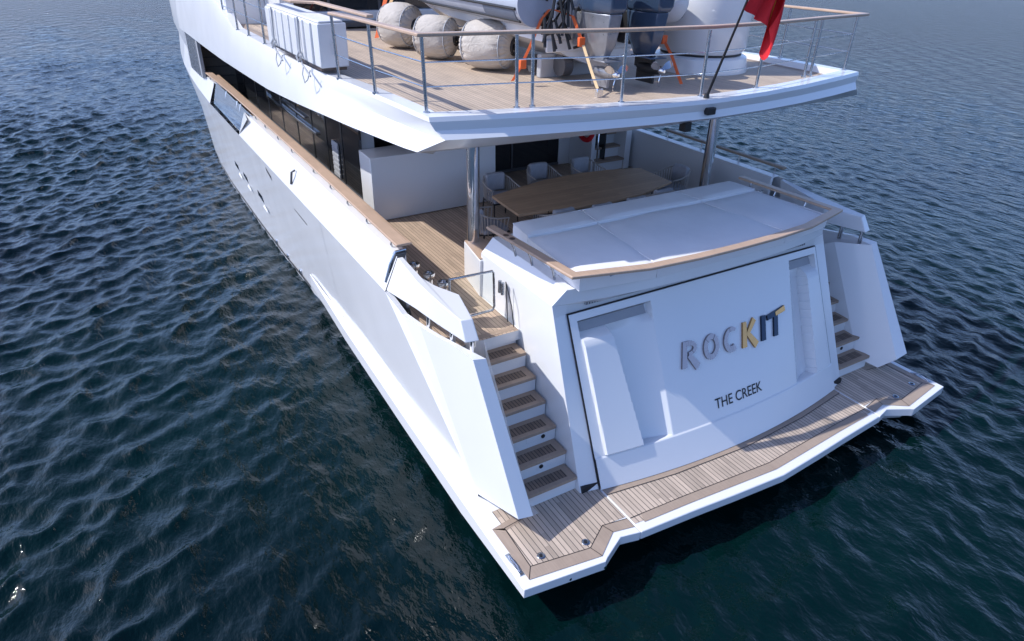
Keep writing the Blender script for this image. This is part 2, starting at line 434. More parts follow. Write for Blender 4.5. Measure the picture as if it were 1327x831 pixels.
# tinted opening in the bulwark: glass with frame
b = MB()
b.add([(-4.02, 10.4, 2.56), (-4.02, 15, 2.56), (-3.84, 15, 3.1), (-3.84, 10.2, 3.1)], [(0, 1, 2, 3)])
b.mirror(); b.build('bulwark_glass', CGLASS, Y, fix=False)
b = MB()
for y in (11.6, 12.0, 13.4):
    b = MB(); b.tube([(-3.98, y, 2.56), (-3.82, y, 3.12)], .022, 8)
    b.mirror(); b.build('bulwark_glass_post', STEEL, Y, smooth=True)

# ---------------- swim platform
PO = [(-4.09, -1.455), (-4.09, -2.51), (-3.05, -2.64), (-2.99, -2.60), (-2.66, -2.43), (-2.395, -2.49)]
PM = [(-2.385, -2.49), (-1.5, -2.55), (-.9, -2.60), (0, -2.66), (.9, -2.60), (1.5, -2.55), (2.385, -2.49)]
b = MB()
side = [(-3.86, 6.6), (-3.90, 5.6), (-3.97, 4.0), (-4.03, 1.3), (-4.07, -.9)]+PO[1:]+[(-2.395, -1.0), (-3.80, -1.0), (-3.80, 1.3), (-3.82, 4.0), (-3.84, 5.6), (-3.84, 6.6)]
n_ = len(side)
b.prism(side, [.3]*5+[.38]+[.41]*(n_-11-0)+[.3]*5 if False else [(.30 if p[1] > -2 and p[0] < -3.7 else .41) for p in side], .55)
b.mirror(); b.build('platform_side', WHITE, Y, bevel=.018, seg=3)
b = MB()
cen = PM+[(2.385, -1.0), (-2.385, -1.0)]
b.prism(cen, .41, .55)
plat = b.build('swim_platform', WHITE, Y, bevel=.018, seg=3)
b = MB()
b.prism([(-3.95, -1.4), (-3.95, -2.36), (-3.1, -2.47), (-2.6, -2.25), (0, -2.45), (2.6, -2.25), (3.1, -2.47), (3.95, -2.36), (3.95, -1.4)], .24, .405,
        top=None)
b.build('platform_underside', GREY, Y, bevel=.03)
# teak fields
b = MB()
TO = [(-3.97, -1.56), (-3.97, -2.42), (-3.04, -2.555), (-2.70, -2.325), (-2.41, -2.385)]
fi = [(-3.83, -1.56), (-3.86, -2.27), (-3.09, -2.39), (-2.75, -2.175), (-2.405, -2.20)]
b.add([(x, y, .5545) for x, y in fi+[(-2.405, -1.3), (-3.83, -1.3)]], [tuple(range(7))]); b.mirror(); b.build('side_planking', TEAKP, plat)
b = MB()
tm = [(-2.37, -2.35), (-1.5, -2.40), (0, -2.50), (1.5, -2.40), (2.37, -2.35)]
b.add([(x, y, .5545) for x, y in tm+[(2.37, -1.3), (-2.37, -1.3)]], [tuple(range(7))])
b.build('teak_planking', TEAKP, plat)
b = MB()
def border(outer, inner, z=.5585):
    for i in range(len(outer)-1):
        b.add([(*outer[i], z), (*outer[i+1], z), (*inner[i+1], z), (*inner[i], z)], [(0, 1, 2, 3)])
border(TO, [(-3.83, -1.62), (-3.86, -2.27), (-3.09, -2.39), (-2.75, -2.175), (-2.405, -2.235)])
border([(-3.97, -1.56), (-3.38, -1.47)], [(-3.83, -1.66), (-3.38, -1.57)])
b.mirror(); b.build('side_border', TEAKB, plat)
b = MB()
border([(-2.25, -2.385), (-1.5, -2.425), (0, -2.53), (1.5, -2.425), (2.25, -2.385)], [(-2.2, -2.25), (-1.5, -2.29), (0, -2.39), (1.5, -2.29), (2.2, -2.25)])
border([(-2.37, -1.78), (-1.3, -1.92), (0, -1.99), (1.3, -1.92), (2.37, -1.78)], [(-2.37, -1.55), (-1.3, -1.7), (0, -1.8), (1.3, -1.7), (2.37, -1.55)], .5605)
b.build('teak_border', TEAKB, plat)
b = MB()
def lines(path, z=.561, w_=.009):
    for p, q in zip(path, path[1:]):
        p = Vector((*p, z)); q = Vector((*q, z)); s_ = (q-p).normalized().cross(Vector((0, 0, 1)))*w_/2
        b.add([p-s_, q-s_, q+s_, p+s_], [(0, 1, 2, 3)])
lines([(-3.83, -1.62), (-3.86, -2.27), (-3.09, -2.39), (-2.75, -2.175), (-2.405, -2.235)])
lines([(-3.86, -2.27), (-3.97, -2.42)]); lines([(-3.09, -2.39), (-3.04, -2.555)]); lines([(-2.75, -2.175), (-2.70, -2.325)])
lines([(-3.83, -1.62), (-3.38, -1.57)])
b.mirror(); b.build('caulking_line', BLACK, plat)
b = MB()
lines([(-2.37, -2.25), (-1.5, -2.29), (0, -2.39), (1.5, -2.29), (2.37, -2.25)])
lines([(-2.37, -1.78), (-1.3, -1.92), (0, -1.99), (1.3, -1.92), (2.37, -1.78)], .562)
b.build('caulking_line', BLACK, plat)
for sx in (-1, 1):
    for cx, cy in ((3.67, -2.2), (3.09, -2.29)):
        b = MB(); b.lathe((sx*cx, cy, .553), [(0, .05), (.01, .05), (.014, .044), (.014, .03), (.008, .028), (.008, .001)], seg=20)
        fit = b.build('deck_fitting', BRUSH, plat, smooth=True)
        b = MB(); b.cyl((sx*cx, cy, .562), .022, .02, .006, 16); b.build('fitting_core', BLACK, fit, smooth=True)
    b = MB(); b.box((sx*3.975, -2.33, .545), (sx*4.035, -1.98, .562)); rc = b.build('mooring_recess', BRUSH, plat, bevel=.006)
    b = MB(); b.tube([(sx*4.005, -2.28, .565), (sx*4.005, -2.2, .585), (sx*4.005, -2.1, .585), (sx*4.005, -2.02, .565)], .012, 8); b.build('mooring_bar', STEEL, rc, smooth=True)
for x, y in ((-3.5, -2.585), (-3.05, -2.645)):
    b = MB(); b.cyl((x, y, .455), .022, .018, -.02, 12, axis=(0, -1, 0)); b.build('towing_eye', STEEL, plat, smooth=True)

# ---------------- transom body (garage coaming)
def trans_y(x, z):
    t = (2.72-z)/2.17
    return -.66-t*(.95+.27*(1-min(1, (x/2.62))**2)) if z < 2.72 else -.66-.10*(1-(x/2.5)**2)*0
def body_x(z):      # side wall of the coaming
    return interp(z, [.5, .55, 2.86, 3.08], [2.664, 2.664, 2.60, 2.42])
b = MB()
zs = [.5, .9, 1.4, 1.9, 2.4, 2.708, 2.714, 2.86]
xsn = [-2.398, -2.392, -1.8, -1.2, -.6, 0, .6, 1.2, 1.8, 2.392, 2.398]
aft = []
for z in zs:
    bx = body_x(z)
    yy = [trans_y(x, z) for x in xsn]
    corner = -.61-(2.86-z)*.42
    if z >= 2.72: corner = -.61
    row = [(-bx, 1.26, z), (-bx, corner, z)]+[(x, y_+(.02 if abs(x) > 2.395 or z > 2.71 else .40), z) for x, y_ in zip(xsn, yy)]+[(bx, corner, z), (bx, 1.26, z)]
    aft.append(row)
b.loft(aft)
cb = b.build('transom_body', WHITE, Y, smooth=True, ang=14)
# pillar corner block and coaming upper lip
b = MB()
b.prism([(-2.655, 1.2), (-2.53, 1.95), (-2.24, 1.95), (-2.1, 1.1)], 2.15, 2.775)
b.mirror(); b.build('pillar_block', WHITE, Y, bevel=.012)
b = MB()
b.prism([(-2.645, 1.22), (-2.525, 1.94), (-2.25, 1.94), (-2.11, 1.12)], 2.777, 2.795)
b.mirror(); b.build('pillar_block_cap', VARN, Y)
lipx = [-2.44, -1.9, -1.3, -.6, 0, .6, 1.3, 1.9, 2.44]
b = MB()
def lip_y(x): return -.67-.19*(1-(x/2.5)**2)
top = [(-2.42, 1.24, 3.08)]+[(x, lip_y(x), 3.08) for x in lipx]+[(2.42, 1.24, 3.08)]
mid = [(-2.60, 1.26, 2.86)]+[(-2.60, -.61, 2.86)]+[(x, lip_y(x)-.05, 2.90) for x in lipx[1:-1]]+[(2.60, -.61, 2.86)]+[(2.60, 1.26, 2.86)]
bot = [(-2.60, 1.26, 2.855)]+[(-2.60, -.61, 2.855)]+[(x, -.64, 2.76) for x in lipx[1:-1]]+[(2.60, -.61, 2.855)]+[(2.60, 1.26, 2.855)]
b.loft([bot, mid, top])
b.add(top, [tuple(range(len(top)))])
b.add([(-2.6, 1.26, 2.15), (2.6, 1.26, 2.15), (2.6, 1.26, 2.86), (2.42, 1.24, 3.08), (-2.42, 1.24, 3.08), (-2.6, 1.26, 2.86)], [(0, 1, 2, 3, 4, 5)])
b.build('coaming', WHITE, Y, bevel=.02, seg=3)
for sx in (-1, 1):
    b = MB(); x0 = sx*2.12; x1 = sx*1.78
    b.box((x0, -.672, 2.785), (x1, -.60, 2.845)); v_ = b.build('air_vent', GREY, Y)
    for k in range(8):
        b = MB(); b.box((lerp(x0, x1, (k+.3)/8), -.676, 2.79), (lerp(x0, x1, (k+.6)/8), -.672, 2.84)); b.build('vent_slat', DGREY, v_)
    b = MB(); b.box((sx*2.64, -1.60, .555), (sx*2.40, -1.50, .64)); b.build('drain_port', BLACK, Y)

# ---------------- transom door: sculpted height field
DT, DB = 2.706, .562
def sstep(a, b_, x):
    t = min(1, max(0, (x-a)/(b_-a))); return t*t*(3-2*t)
def door_off(x, z):
    ax = abs(x)
    # sculpted side field, edges run slightly inwards towards the bottom
    t = (2.6-z)/1.66
    o_ = lerp(2.27, 2.24, t); s_ = lerp(1.82, 1.66, t); i_ = lerp(1.06, 1.15, t)
    if x > 0: o_, s_, i_ = lerp(2.34, 2.28, t), lerp(2.06, 1.90, t), lerp(1.74, 1.42, t)
    off = 0.0
    if .955 < z < 2.62:
        h = (z-.955)/1.665
        edge = sstep(.955, .972, z)*(1-sstep(2.60, 2.615, z))
        if s_ < ax < o_:
            off = .05*sstep(o_, o_-.010, ax)*edge*(1-sstep(2.28, 2.46, z))-.10*sstep(2.36, 2.50, z)*sstep(o_, o_-.010, ax)*edge
        elif i_ < ax <= s_:
            q = (s_-ax)/(s_-i_)
            off = -.15*(1-q**2.4)
            off = lerp(off, -.10, sstep(2.36, 2.50, z))*edge*(1-sstep(.985, 1.0, q))
    elif z <= .955:
        off = .014*sstep(.955, .94, z)
    return off
nx_, nz_ = 420, 260
b = MB(); rr = []
for j in range(nz_+1):
    z = lerp(DB, DT, j/nz_); row = []
    for i in range(nx_+1):
        x = lerp(-2.387, 2.387, i/nx_)
        o_ = door_off(x, z)
        row.append((x, trans_y(x, z)-.012-o_*.91, z+o_*.41))
    rr.append(row)
b.loft(rr)
door = b.build('transom_door', WHITE, Y, smooth=True, ang=50)
# grey strip paints the shade in the grab recess of each sculpted field
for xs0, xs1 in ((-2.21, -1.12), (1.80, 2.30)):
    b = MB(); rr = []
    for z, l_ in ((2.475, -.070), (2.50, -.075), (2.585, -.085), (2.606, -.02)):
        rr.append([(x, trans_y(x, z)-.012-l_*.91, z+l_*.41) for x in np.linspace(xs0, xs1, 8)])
    b.loft(rr); b.build('grab_recess_shade', RECESS_SHADE, door)
# edge seam
b = MB()
def seam(pts, w_=.0075):
    b.tube(pts, w_, 6)
seam([(-2.392, trans_y(-2.392, z)-.004, z) for z in np.linspace(.56, 2.715, 14)])
seam([(2.392, trans_y(2.392, z)-.004, z) for z in np.linspace(.56, 2.715, 14)])
seam([(x, trans_y(x, 2.715)-.004, 2.717) for x in np.linspace(-2.392, 2.392, 14)])
b.build('door_seam', BLACK, door)
# lettering on the transom
def on_door(u_, v_, lift):
    y = trans_y(u_, v_)
    return (u_, y-.012-lift*.91, v_+lift*.41)
def stroke_letters(name, letters, x0, z0, h, material, lift, slant=.22, step=None):
    b = MB(); k = 0
    def quad(P):
        nonlocal k
        k += 1; L_ = lift+.0012*(k % 5)
        top = [on_door(x0+p[0]*h+slant*p[1]*h, z0+p[1]*h*.92, L_) for p in P]
        bot = [on_door(x0+p[0]*h+slant*p[1]*h, z0+p[1]*h*.92, 0.0) for p in P]
        n = len(P)
        b.add(top+bot, [tuple(range(n))]+[(i, (i+1) % n, n+(i+1) % n, n+i) for i in range(n)])
    for off, polys in letters:
        for P in polys: quad([(p[0]+off, p[1]) for p in P])
    return b.build(name, material, door)
def ring(cx, cy, rx, ry, t, a0, a1, n=12, t2=None):
    P = []
    for i in range(n):
        a = R(lerp(a0, a1, i/n)); c = R(lerp(a0, a1, (i+1)/n))
        w0 = lerp(t, t2 if t2 else t, i/n); w1 = lerp(t, t2 if t2 else t, (i+1)/n)
        P.append([(cx+rx*math.cos(a), cy+ry*math.sin(a)), (cx+rx*math.cos(c), cy+ry*math.sin(c)),
                  (cx+(rx-w1)*math.cos(c), cy+(ry-w1)*math.sin(c)), (cx+(rx-w0)*math.cos(a), cy+(ry-w0)*math.sin(a))])
    return P
def fat(p, q, w0, w1):
    d = Vector((q[0]-p[0], q[1]-p[1])).normalized(); n = Vector((-d.y, d.x))
    return [(p[0]+n.x*w0/2, p[1]+n.y*w0/2), (q[0]+n.x*w1/2, q[1]+n.y*w1/2), (q[0]-n.x*w1/2, q[1]-n.y*w1/2), (p[0]-n.x*w0/2, p[1]-n.y*w0/2)]
LT = {
 'R': [fat((.10, 0), (.14, 1.0), .27, .20)]+ring(.30, .70, .47, .30, .19, 105, -85, 10, .16)+[fat((.34, .46), (.82, -.08), .20, .30)],
 'O': ring(.42, .5, .43, .49, .21, 0, 360, 24, .21),
 'C': ring(.46, .5, .46, .49, .13, 55, 305, 20, .27),
 'K': [fat((.10, 0), (.14, 1.0), .27, .22), fat((.26, .44), (.74, 1.0), .17, .24), fat((.30, .54), (.84, -.05), .19, .30)],
 'I': [fat((.10, 0), (.12, 1.0), .27, .26)],
 'T': [fat((.48, 0), (.50, .86), .27, .25), fat((-.06, .84), (1.06, 1.0), .20, .24)],
}
for off_, ch_, mt_ in ((0, 'R', REFL_PALE), (1.16, 'O', REFL_PALE), (2.30, 'C', REFL_PALE), (3.42, 'K', GOLD), (4.62, 'I', REFL_DARK), (5.05, 'T', REFL_DARK)):  # all one polished metal; its reflections are painted letter by letter
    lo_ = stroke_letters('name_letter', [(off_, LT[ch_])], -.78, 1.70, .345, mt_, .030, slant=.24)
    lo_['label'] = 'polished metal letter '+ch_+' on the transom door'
# warm reflection painted onto the bar of the T
stroke_letters('letter_tip_reflection', [(5.05, [fat((.46, .90), (1.08, 1.01), .17, .23)])], -.78, 1.70, .345, GOLD, .037, slant=.24)
def text_mesh(name, body, size, x0, z0, lift, material, parent, shear=.12, squeeze=1.0):
    cu = bpy.data.curves.new(name, 'FONT'); cu.body = body; cu.size = size; cu.shear = shear; cu.offset = .0015
    ob = bpy.data.objects.new(name, cu); COL.objects.link(ob)
    dg = bpy.context.evaluated_depsgraph_get()
    me = bpy.data.meshes.new_from_object(ob.evaluated_get(dg)); me.name = name
    bpy.data.objects.remove(ob)
    for v in me.vertices:
        v.co = Vector(on_door(x0+v.co.x*squeeze, z0+v.co.y*.92, lift))
    me.materials.clear(); me.materials.append(material)
    o = bpy.data.objects.new(name, me); COL.objects.link(o); o.parent = parent
    return o
tx = text_mesh('port_letters', 'THE CREEK', .195, -.34, 1.085, .006, BLACK, door, squeeze=.97)
tx['label'] = 'black letters spelling THE CREEK'

# ---------------- stairs
SN, SZ, DY_, H_ = .097, 2.195, .2664, .235
for sx in (-1, 1):
    b = MB()
    for k in range(1, 8):
        z1 = SZ-H_*k+H_-.045
        yk = SN-DY_*(k-1)+.03
        xo = 3.46 if k > 3 else 3.78
        b.box((sx*2.66, yk, .5), (sx*xo, yk+.30, z1))
    st = b.build('stair_body', WHITE, Y, bevel=.006)
    for k in range(0, 7):
        yk = SN-DY_*k; z = SZ-H_*k
        b = MB(); x0 = sx*2.672; x1 = sx*(3.47 if k > 2 else 3.8)
        b.box((x0, yk, z-.048), (x1, yk+(.31 if k else .10), z))
        t_ = b.build('stair_tread', TEAKS, Y, bevel=.006)
        if k:
            b = MB(); b.box((sx*2.78, yk+.07, z-.01), (sx*3.36, yk+.22, z+.0025)); b.build('slatted_inset', TEAKG, t_)
    for k, sz_ in ((4, 1), (5, 1)):
        yk = SN-DY_*k+.028; z = SZ-H_*k-.05
        b = MB(); b.box((sx*2.80, yk-.002, z-.11), (sx*3.12, yk+.02, z-.03)); pl = b.build('riser_plate', GREY if k == 9 else WHITE, Y, bevel=.004)
        b = MB(); b.cyl((sx*(2.86 if k == 4 else 3.05), yk-.001, z-.07), .03, .03, .012, 14, axis=(0, -1, 0)); b.build('riser_socket', BLACK, pl, smooth=True)
    # courtesy light strip on inner side

# ---------------- stern wing beside each staircase
b = MB()
Ot = (-3.83, -.82, 2.56); Ob = (-3.81, -1.90, .95); It = (-3.67, -.84, 2.54); Ib = (-3.59, -1.88, .88)
J = (-3.40, -1.72, .69); Cb = (-3.42, -1.32, .66); Ct = (-3.42, -.34, 2.46); Nn = (-3.89, -1.05, .68)
slot_o = [(-4.085, 1.3, 2.57), (-4.00, .92, 2.365), (-3.93, .50, 2.365), (-3.91, .10, 2.435), (-3.87, -.38, 2.525)]
b.add([Ot, Ob, Ib, It], [(0, 1, 2, 3)])
b.add([It, Ib, J, Cb, Ct], [(0, 1, 2, 3, 4)])
b.add([Ob, Nn, (-3.5, -.9, .58), Cb, J, Ib], [(0, 1, 2, 3, 4, 5)])
b.add([Ct, Cb, (-3.46, .2, .6), (-3.48, .12, 2.2)], [(0, 1, 2, 3)])
so_ = slot_o+[Ot]
si_ = [(x+.07, y, z+.0) for x, y, z in slot_o]+[It]
b.loft([so_, si_])
b.loft([si_, [(x+.20, y, 1.95) for x, y, z in slot_o]+[(It[0]+.0, It[1], 2.0)]])
b.mirror(); b.build('stern_wing', WHITE, Y, smooth=True, ang=8, bevel=0)
# slab (bulwark return above the slot)
b = MB()
SO_t = [(-3.885, 1.29), (-3.90, .6), (-3.87, 0), (-3.83, -.49)]
SI_t = [(-3.68, -.53), (-3.54, .10), (-3.70, .46), (-3.80, .84), (-3.80, 1.29)]
poly_t = SO_t+SI_t
poly_b = [(-4.08, 1.29), (-3.95, .6), (-3.90, 0), (-3.84, -.65), (-3.67, -.68), (-3.56, .08), (-3.66, .46), (-3.74, .84), (-3.9, 1.29)]
zb = [2.585, 2.60, 2.64, 2.70, 2.70, 2.66, 2.62, 2.6, 2.58]
b.prism(poly_b, zb, [3.04, 2.97, 2.94, 2.93, 2.93, 2.935, 2.94, 2.96, 3.04], top=poly_t)
b.mirror(); b.build('bulwark_return', WHITE, Y, bevel=.012)
for sx in (-1, 1):
    for (x, y, z0, z1) in ((3.83, .42, 2.34, 2.62), (3.78, -.18, 2.40, 2.66), (3.72, -.60, 2.45, 2.69)):
        b = MB(); b.tube([(sx*x, y, z0), (sx*x, y, z1)], .036, 12); b.build('slot_post', STEEL, Y, smooth=True)
# fairlead notch between bulwark and return
b = MB()
b.prism([(-3.99, 1.33), (-3.84, 1.33), (-3.84, 1.40), (-3.99, 1.40)], 2.80, 3.075, top=[(-3.90, 1.33), (-3.72, 1.33), (-3.72, 1.40), (-3.90, 1.40)]); b.build('fairlead_notch', DGREY, Y, bevel=.01)
b = MB()
b.tube([(-4.05, 1.36, 2.68), (-3.97, 1.36, 2.93), (-3.88, 1.36, 3.10), (-3.72, 1.38, 3.10)], .020, 8)
b.build('fairlead_roller', BRUSH, Y, smooth=True)
# mooring bollards just inside
for sx in (-1, 1):
    for (x, y) in ((3.56, 1.50), (3.50, 1.12), (3.44, .78)):
        b = MB(); b.lathe((sx*x, y, 2.2), [(0, .075), (.04, .07), (.06, .05), (.50, .05), (.53, .075), (.58, .085), (.60, .08), (.60, .05), (.56, .045), (.56, .005)], seg=20)
        b.build('mooring_bollard', STEEL, Y, smooth=True)

# ---------------- main deck
b = MB()
b.add([(-3.84, .06, 2.19), (-2.66, .06, 2.19), (-2.64, 1.3, 2.19), (-2.5, 2.0, 2.19), (0, 2.0, 2.19), (0, 19, 2.19), (-3.70, 19, 2.19), (-3.70, 1.4, 2.19), (-3.86, .9, 2.19)], [tuple(range(9))])
b.mirror(); dk = b.build('main_deck', TEAK, Y)
b = MB(); b.prism([(-3.80, .09), (3.80, .09), (3.68, 1.4), (3.68, 19), (-3.68, 19), (-3.68, 1.4)], 2.02, 2.17); b.build('deck_base', WHITE, Y)
b = MB()
def dline(path, w_, z=2.1935):
    for p, q in zip(path, path[1:]):
        p = Vector((*p, z)); q = Vector((*q, z)); s_ = (q-p).normalized().cross(Vector((0, 0, 1)))*w_/2
        b.add([p-s_, q-s_, q+s_, p+s_], [(0, 1, 2, 3)])
dline([(-3.66, 1.4), (-3.66, 18)], .10); dline([(-2.98, 5.4), (-2.98, 18)], .08)
dline([(-2.60, 2.1), (-2.60, 1.99)], .1)
b.mirror(); b.build('deck_margin', TEAKB, dk)

# ---------------- cabin (main deck saloon), port and starboard glass
b = MB()
for (z0, z1, x0) in ((2.2, 2.42, 2.94), (4.35, 4.62, 2.9)):
    b = MB(); b.box((-x0, 5.42, z0), (-x0+.2, 18.4, z1)); b.mirror(); b.build('cabin_wall', DGREY, Y, bevel=.01)
gy = [5.44, 6.5, 7.55, 8.6, 9.9, 11.3, 12.7, 14.2, 15.8, 18.4]
for sx in (-1, 1):
    for a, c in zip(gy, gy[1:]):
        b = MB(); b.box((sx*2.905, a+.015, 2.42), (sx*2.86, c-.015, 4.35)); b.build('cabin_window', DGLASS, Y)
    for a in gy[1:-1]:
        b = MB(); b.box((sx*2.915, a-.03, 2.42), (sx*2.87, a+.03, 4.35)); b.build('window_mullion', BLACK, Y)
    b = MB(); b.box((sx*2.96, 8.2, 3.02), (sx*2.90, 12.6, 3.09)); b.box((sx*2.96, 9.0, 3.22), (sx*2.90, 11.2, 3.26)); b.box((sx*2.965, 12.6, 3.02), (sx*2.90, 12.7, 4.3)); b.build('window_trim', STEEL, Y, bevel=.008)
    b = MB()
    for k in range(7): b.box((sx*2.95, 6.72, 2.48+.1*k), (sx*2.92, 7.1, 2.55+.1*k))
    b.box((sx*2.935, 6.74, 2.46), (sx*2.918, 7.12, 3.18)); b.build('side_louvre', GREY, Y)
# interior darkness behind glass
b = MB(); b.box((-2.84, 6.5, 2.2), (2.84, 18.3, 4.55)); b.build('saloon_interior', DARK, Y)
# forward closing bulkhead across side deck (louvred)
for sx in (-1, 1):
    b = MB(); b.box((sx*2.9, 17.0, 2.2), (sx*3.9, 17.15, 4.6)); lb = b.build('side_bulkhead', LOUV, Y)
    b = MB()
    for k in range(8): b.box((sx*2.95, 16.97, 2.35+.28*k), (sx*3.85, 17.0, 2.38+.28*k))
    b.build('bulkhead_slat', DGREY, lb)
# bar block on the aft deck (port) and matching recess
b = MB(); b.prism([(-2.96, 4.74), (-.35, 4.80), (-.35, 5.6), (-2.92, 5.45)], 2.2, 3.38, top=[(-2.95, 4.80), (-.37, 4.80), (-.37, 5.6), (-2.93, 5.45)])
b.build('bar_cabinet', WHITE, Y, bevel=.012)
b = MB(); b.box((-.95, 4.82, 3.37), (-.37, 5.6, 4.6)); b.build('bar_column', WHITE, Y, bevel=.01)
b = MB(); b.box((-2.86, 5.5, 3.3), (-2.6, 5.6, 4.6)); b.build('cabin_corner_post', GREY, Y)
b = MB(); b.box((-.35, 6.33, 2.2), (2.2, 6.36, 4.6)); b.build('saloon_door', DGLASS, Y)
b = MB(); b.box((-.35, 6.30, 2.21), (2.2, 6.33, 2.27)); b.box((.9, 6.31, 2.27), (.94, 6.329, 4.6)); b.build('door_track', DGREY, Y)
b = MB(); b.box((2.2, 6.31, 2.2), (2.6, 6.45, 4.6)); b.box((2.50, 5.45, 2.2), (2.60, 6.31, 4.6)); b.build('stair_bulkhead', WHITE, Y, bevel=.008)
b = MB(); b.lathe((2.495, 5.88, 3.0), [(0, .12), (.012, .118), (.014, .10), (.010, .001)], axis=(-1, 0, 0)); b.build('deck_speaker', GREY, Y, smooth=True)
b = MB(); b.box((3.40, 5.35, 2.2), (3.56, 6.3, 4.6)); b.box((2.6, 6.2, 2.2), (3.42, 6.3, 4.6))
for k in range(5):
    b.box((2.61, 5.40+.19*k, 2.2), (3.40, 6.2, 2.2+.26*(k+1)-.04))
b.build('inner_staircase', WHITE, Y, bevel=.006)
for k in range(5):
    b = MB(); b.box((2.58, 5.34+.19*k, 2.2+.26*(k+1)-.04), (3.40, 5.62+.19*k, 2.2+.26*(k+1))); b.build('inner_stair_tread', TEAKS, Y, bevel=.006)
b = MB(); b.tube([(2.56, 5.3, 2.5), (2.56, 5.3, 3.2), (2.58, 5.8, 3.9), (2.58, 6.1, 4.3)], .02, 8); b.build('stair_handrail', STEEL, Y, smooth=True)
b = MB(); b.box((3.56, 5.6, 2.2), (3.7, 6.3, 4.6)); b.build('side_passage_shade', DARK, Y)  # black block stands in for the darkness down the gangway
b = MB(); b.box((2.95, 5.0, 2.2), (2.96, 5.3, 2.3)); 

# ---------------- upper deck
def ux(y): return interp(y, [.3, 1.8, 3, 6.6, 9], [3.79, 3.86, 3.91, 3.97, 3.98])
def rx(y): return interp(y, [.1, 2.2, 5, 8, 18], [3.70, 3.91, 4.03, 4.06, 4.08])
def rz_(y): return interp(y, [.1, 2.2, 5, 8, 18], [4.88, 4.87, 4.77, 4.66, 4.62])
afx = [-3.79, -3.0, -2.0, -1.0, 0, 1.0, 2.0, 3.0, 3.79]
def ay(x): return .28-.62*(1-(abs(x)/3.79)**1.6)
def ay_r(x): return .16-.50*(1-(abs(x)/3.7)**1.8)
def ay_l(x): return .29-.24*(1-(abs(x)/3.9)**1.8)
b = MB()
pys = [.62, 1.2, 2.3, 3.5, 5, 7, 8.5, 10, 11.5, 13.5, 15.5, 18.6]
def ringrow(fx, fa, fz, aft_scale, lift=None):
    port = [(-fx(y), y, fz(y)) for y in reversed(pys)]
    s_ = [(x*aft_scale, fa(x*aft_scale), fz(.1)) for x in afx]
    return port+s_+[(fx(y), y, fz(y)) for y in pys]
def topz(y): return interp(y, [0, 2, 4.5], [5.12, 5.12, 5.045])+(0 if y < 9.2 else interp(y, [9.2, 10.6, 11.6, 14, 18.6], [0, -.02, .42, .62, .62]))
r_top = ringrow(ux, ay, topz, 1.0)
r_mid1 = ringrow(lambda y: ux(y)+.015, lambda x: ay(x)-.02, lambda y: topz(y)-.05, 1.0)
r_conc = ringrow(lambda y: lerp(ux(y), rx(y), .5)+.01, lambda x: lerp(ay(x), ay_r(x), .5)+.03, lambda y: lerp(topz(y), rz_(y), .62), .985)
r_rid = ringrow(rx, ay_r, rz_, .965)
r_lip = ringrow(lambda y: interp(y, [.27, 2.2, 6.4, 12, 18], [3.95, 4.04, 4.07, 4.09, 4.09]), ay_l, lambda y: interp(y, [.2, 2.2, 6.4, 8.3, 11.6, 16], [4.745, 4.61, 4.30, 4.25, 4.18, 4.16]), 1.04)
r_in0 = ringrow(lambda y: interp(y, [.2, 18], [3.88, 3.98]), lambda x: ay_l(x)+.05, lambda y: interp(y, [.2, 2.2, 6.4, 8.3, 11.6, 16], [4.72, 4.59, 4.30, 4.25, 4.18, 4.16]), 1.02)
r_in = ringrow(lambda y: 3.6, lambda x: ay_l(x)+.45, lambda y: 4.60, .93)
b.loft([r_top, r_mid1, r_conc, r_rid, r_lip, r_in0, r_in])
# inner kerb
r_ti = ringrow(lambda y: ux(y)-.20, lambda x: ay(x)+.26, topz, .955)
r_tb = ringrow(lambda y: ux(y)-.22, lambda x: ay(x)+.30, lambda y: 5.0, .95)
b.loft([r_tb, r_ti, r_top])
b.build('upper_deck_shell', WHITE, Y, smooth=True, ang=16)
b = MB()
b.add([(x, y, 5.022) for x, y, z in r_tb], [tuple(range(len(r_tb)))]); ud = b.build('upper_deck', TEAKU, Y)
b = MB(); b.add([(x, y, 4.60) for x, y, z in r_in], [tuple(range(len(r_in)))]); b.build('deckhead', WHITE, Y)
# margin strip of white along the kerb + shadow gap
b = MB()
rr1 = ringrow(lambda y: ux(y)-.20, lambda x: ay(x)+.26, lambda y: 5.026, .955)
rr2 = ringrow(lambda y: ux(y)-.34, lambda x: ay(x)+.40, lambda y: 5.026, .92)
b.loft([rr1, rr2]); b.build('deck_margin_board', TEAKB, ud)
# navigation lights, stern
b = MB(); b.box((-.16, -.38, 4.93), (-.02, -.28, 5.02)); b.build('stern_light', BLACK, Y, bevel=.01)
b = MB(); b.box((-.13, .02, 4.62), (-.01, .14, 4.745)); b.build('deck_camera', BLACK, Y, bevel=.01)
b = MB(); b.box((-3.1, .10, 4.985), (-2.8, .16, 5.03)); b.build('stern_courtesy_light', GREY, Y, bevel=.006)

# forward strut (dark) and vent screen between fascia and bulwark
for sx in (-1, 1):
    b = MB(); b.box((sx*3.90, 16.1, 3.05), (sx*4.0, 16.35, 4.75)); b.build('side_strut', GREY, Y, bevel=.01)
    b = MB(); b.box((sx*3.93, 16.35, 3.0), (sx*3.98, 18.6, 4.62)); sc_ = b.build('side_screen', GREY, Y)
    b = MB()
    for k in range(7): b.box((sx*3.985, 16.5+.28*k, 3.0), (sx*4.0, 16.58+.28*k, 4.6))
    b.build('screen_fin', BRUSH, sc_)

# pillars
for sx in (-1, 1):
    b = MB(); b.tube([(sx*2.414, 1.858, 2.79), (sx*2.414, 1.858, 4.62)], .095, 28); b.build('deck_pillar', STEEL, Y, smooth=True)

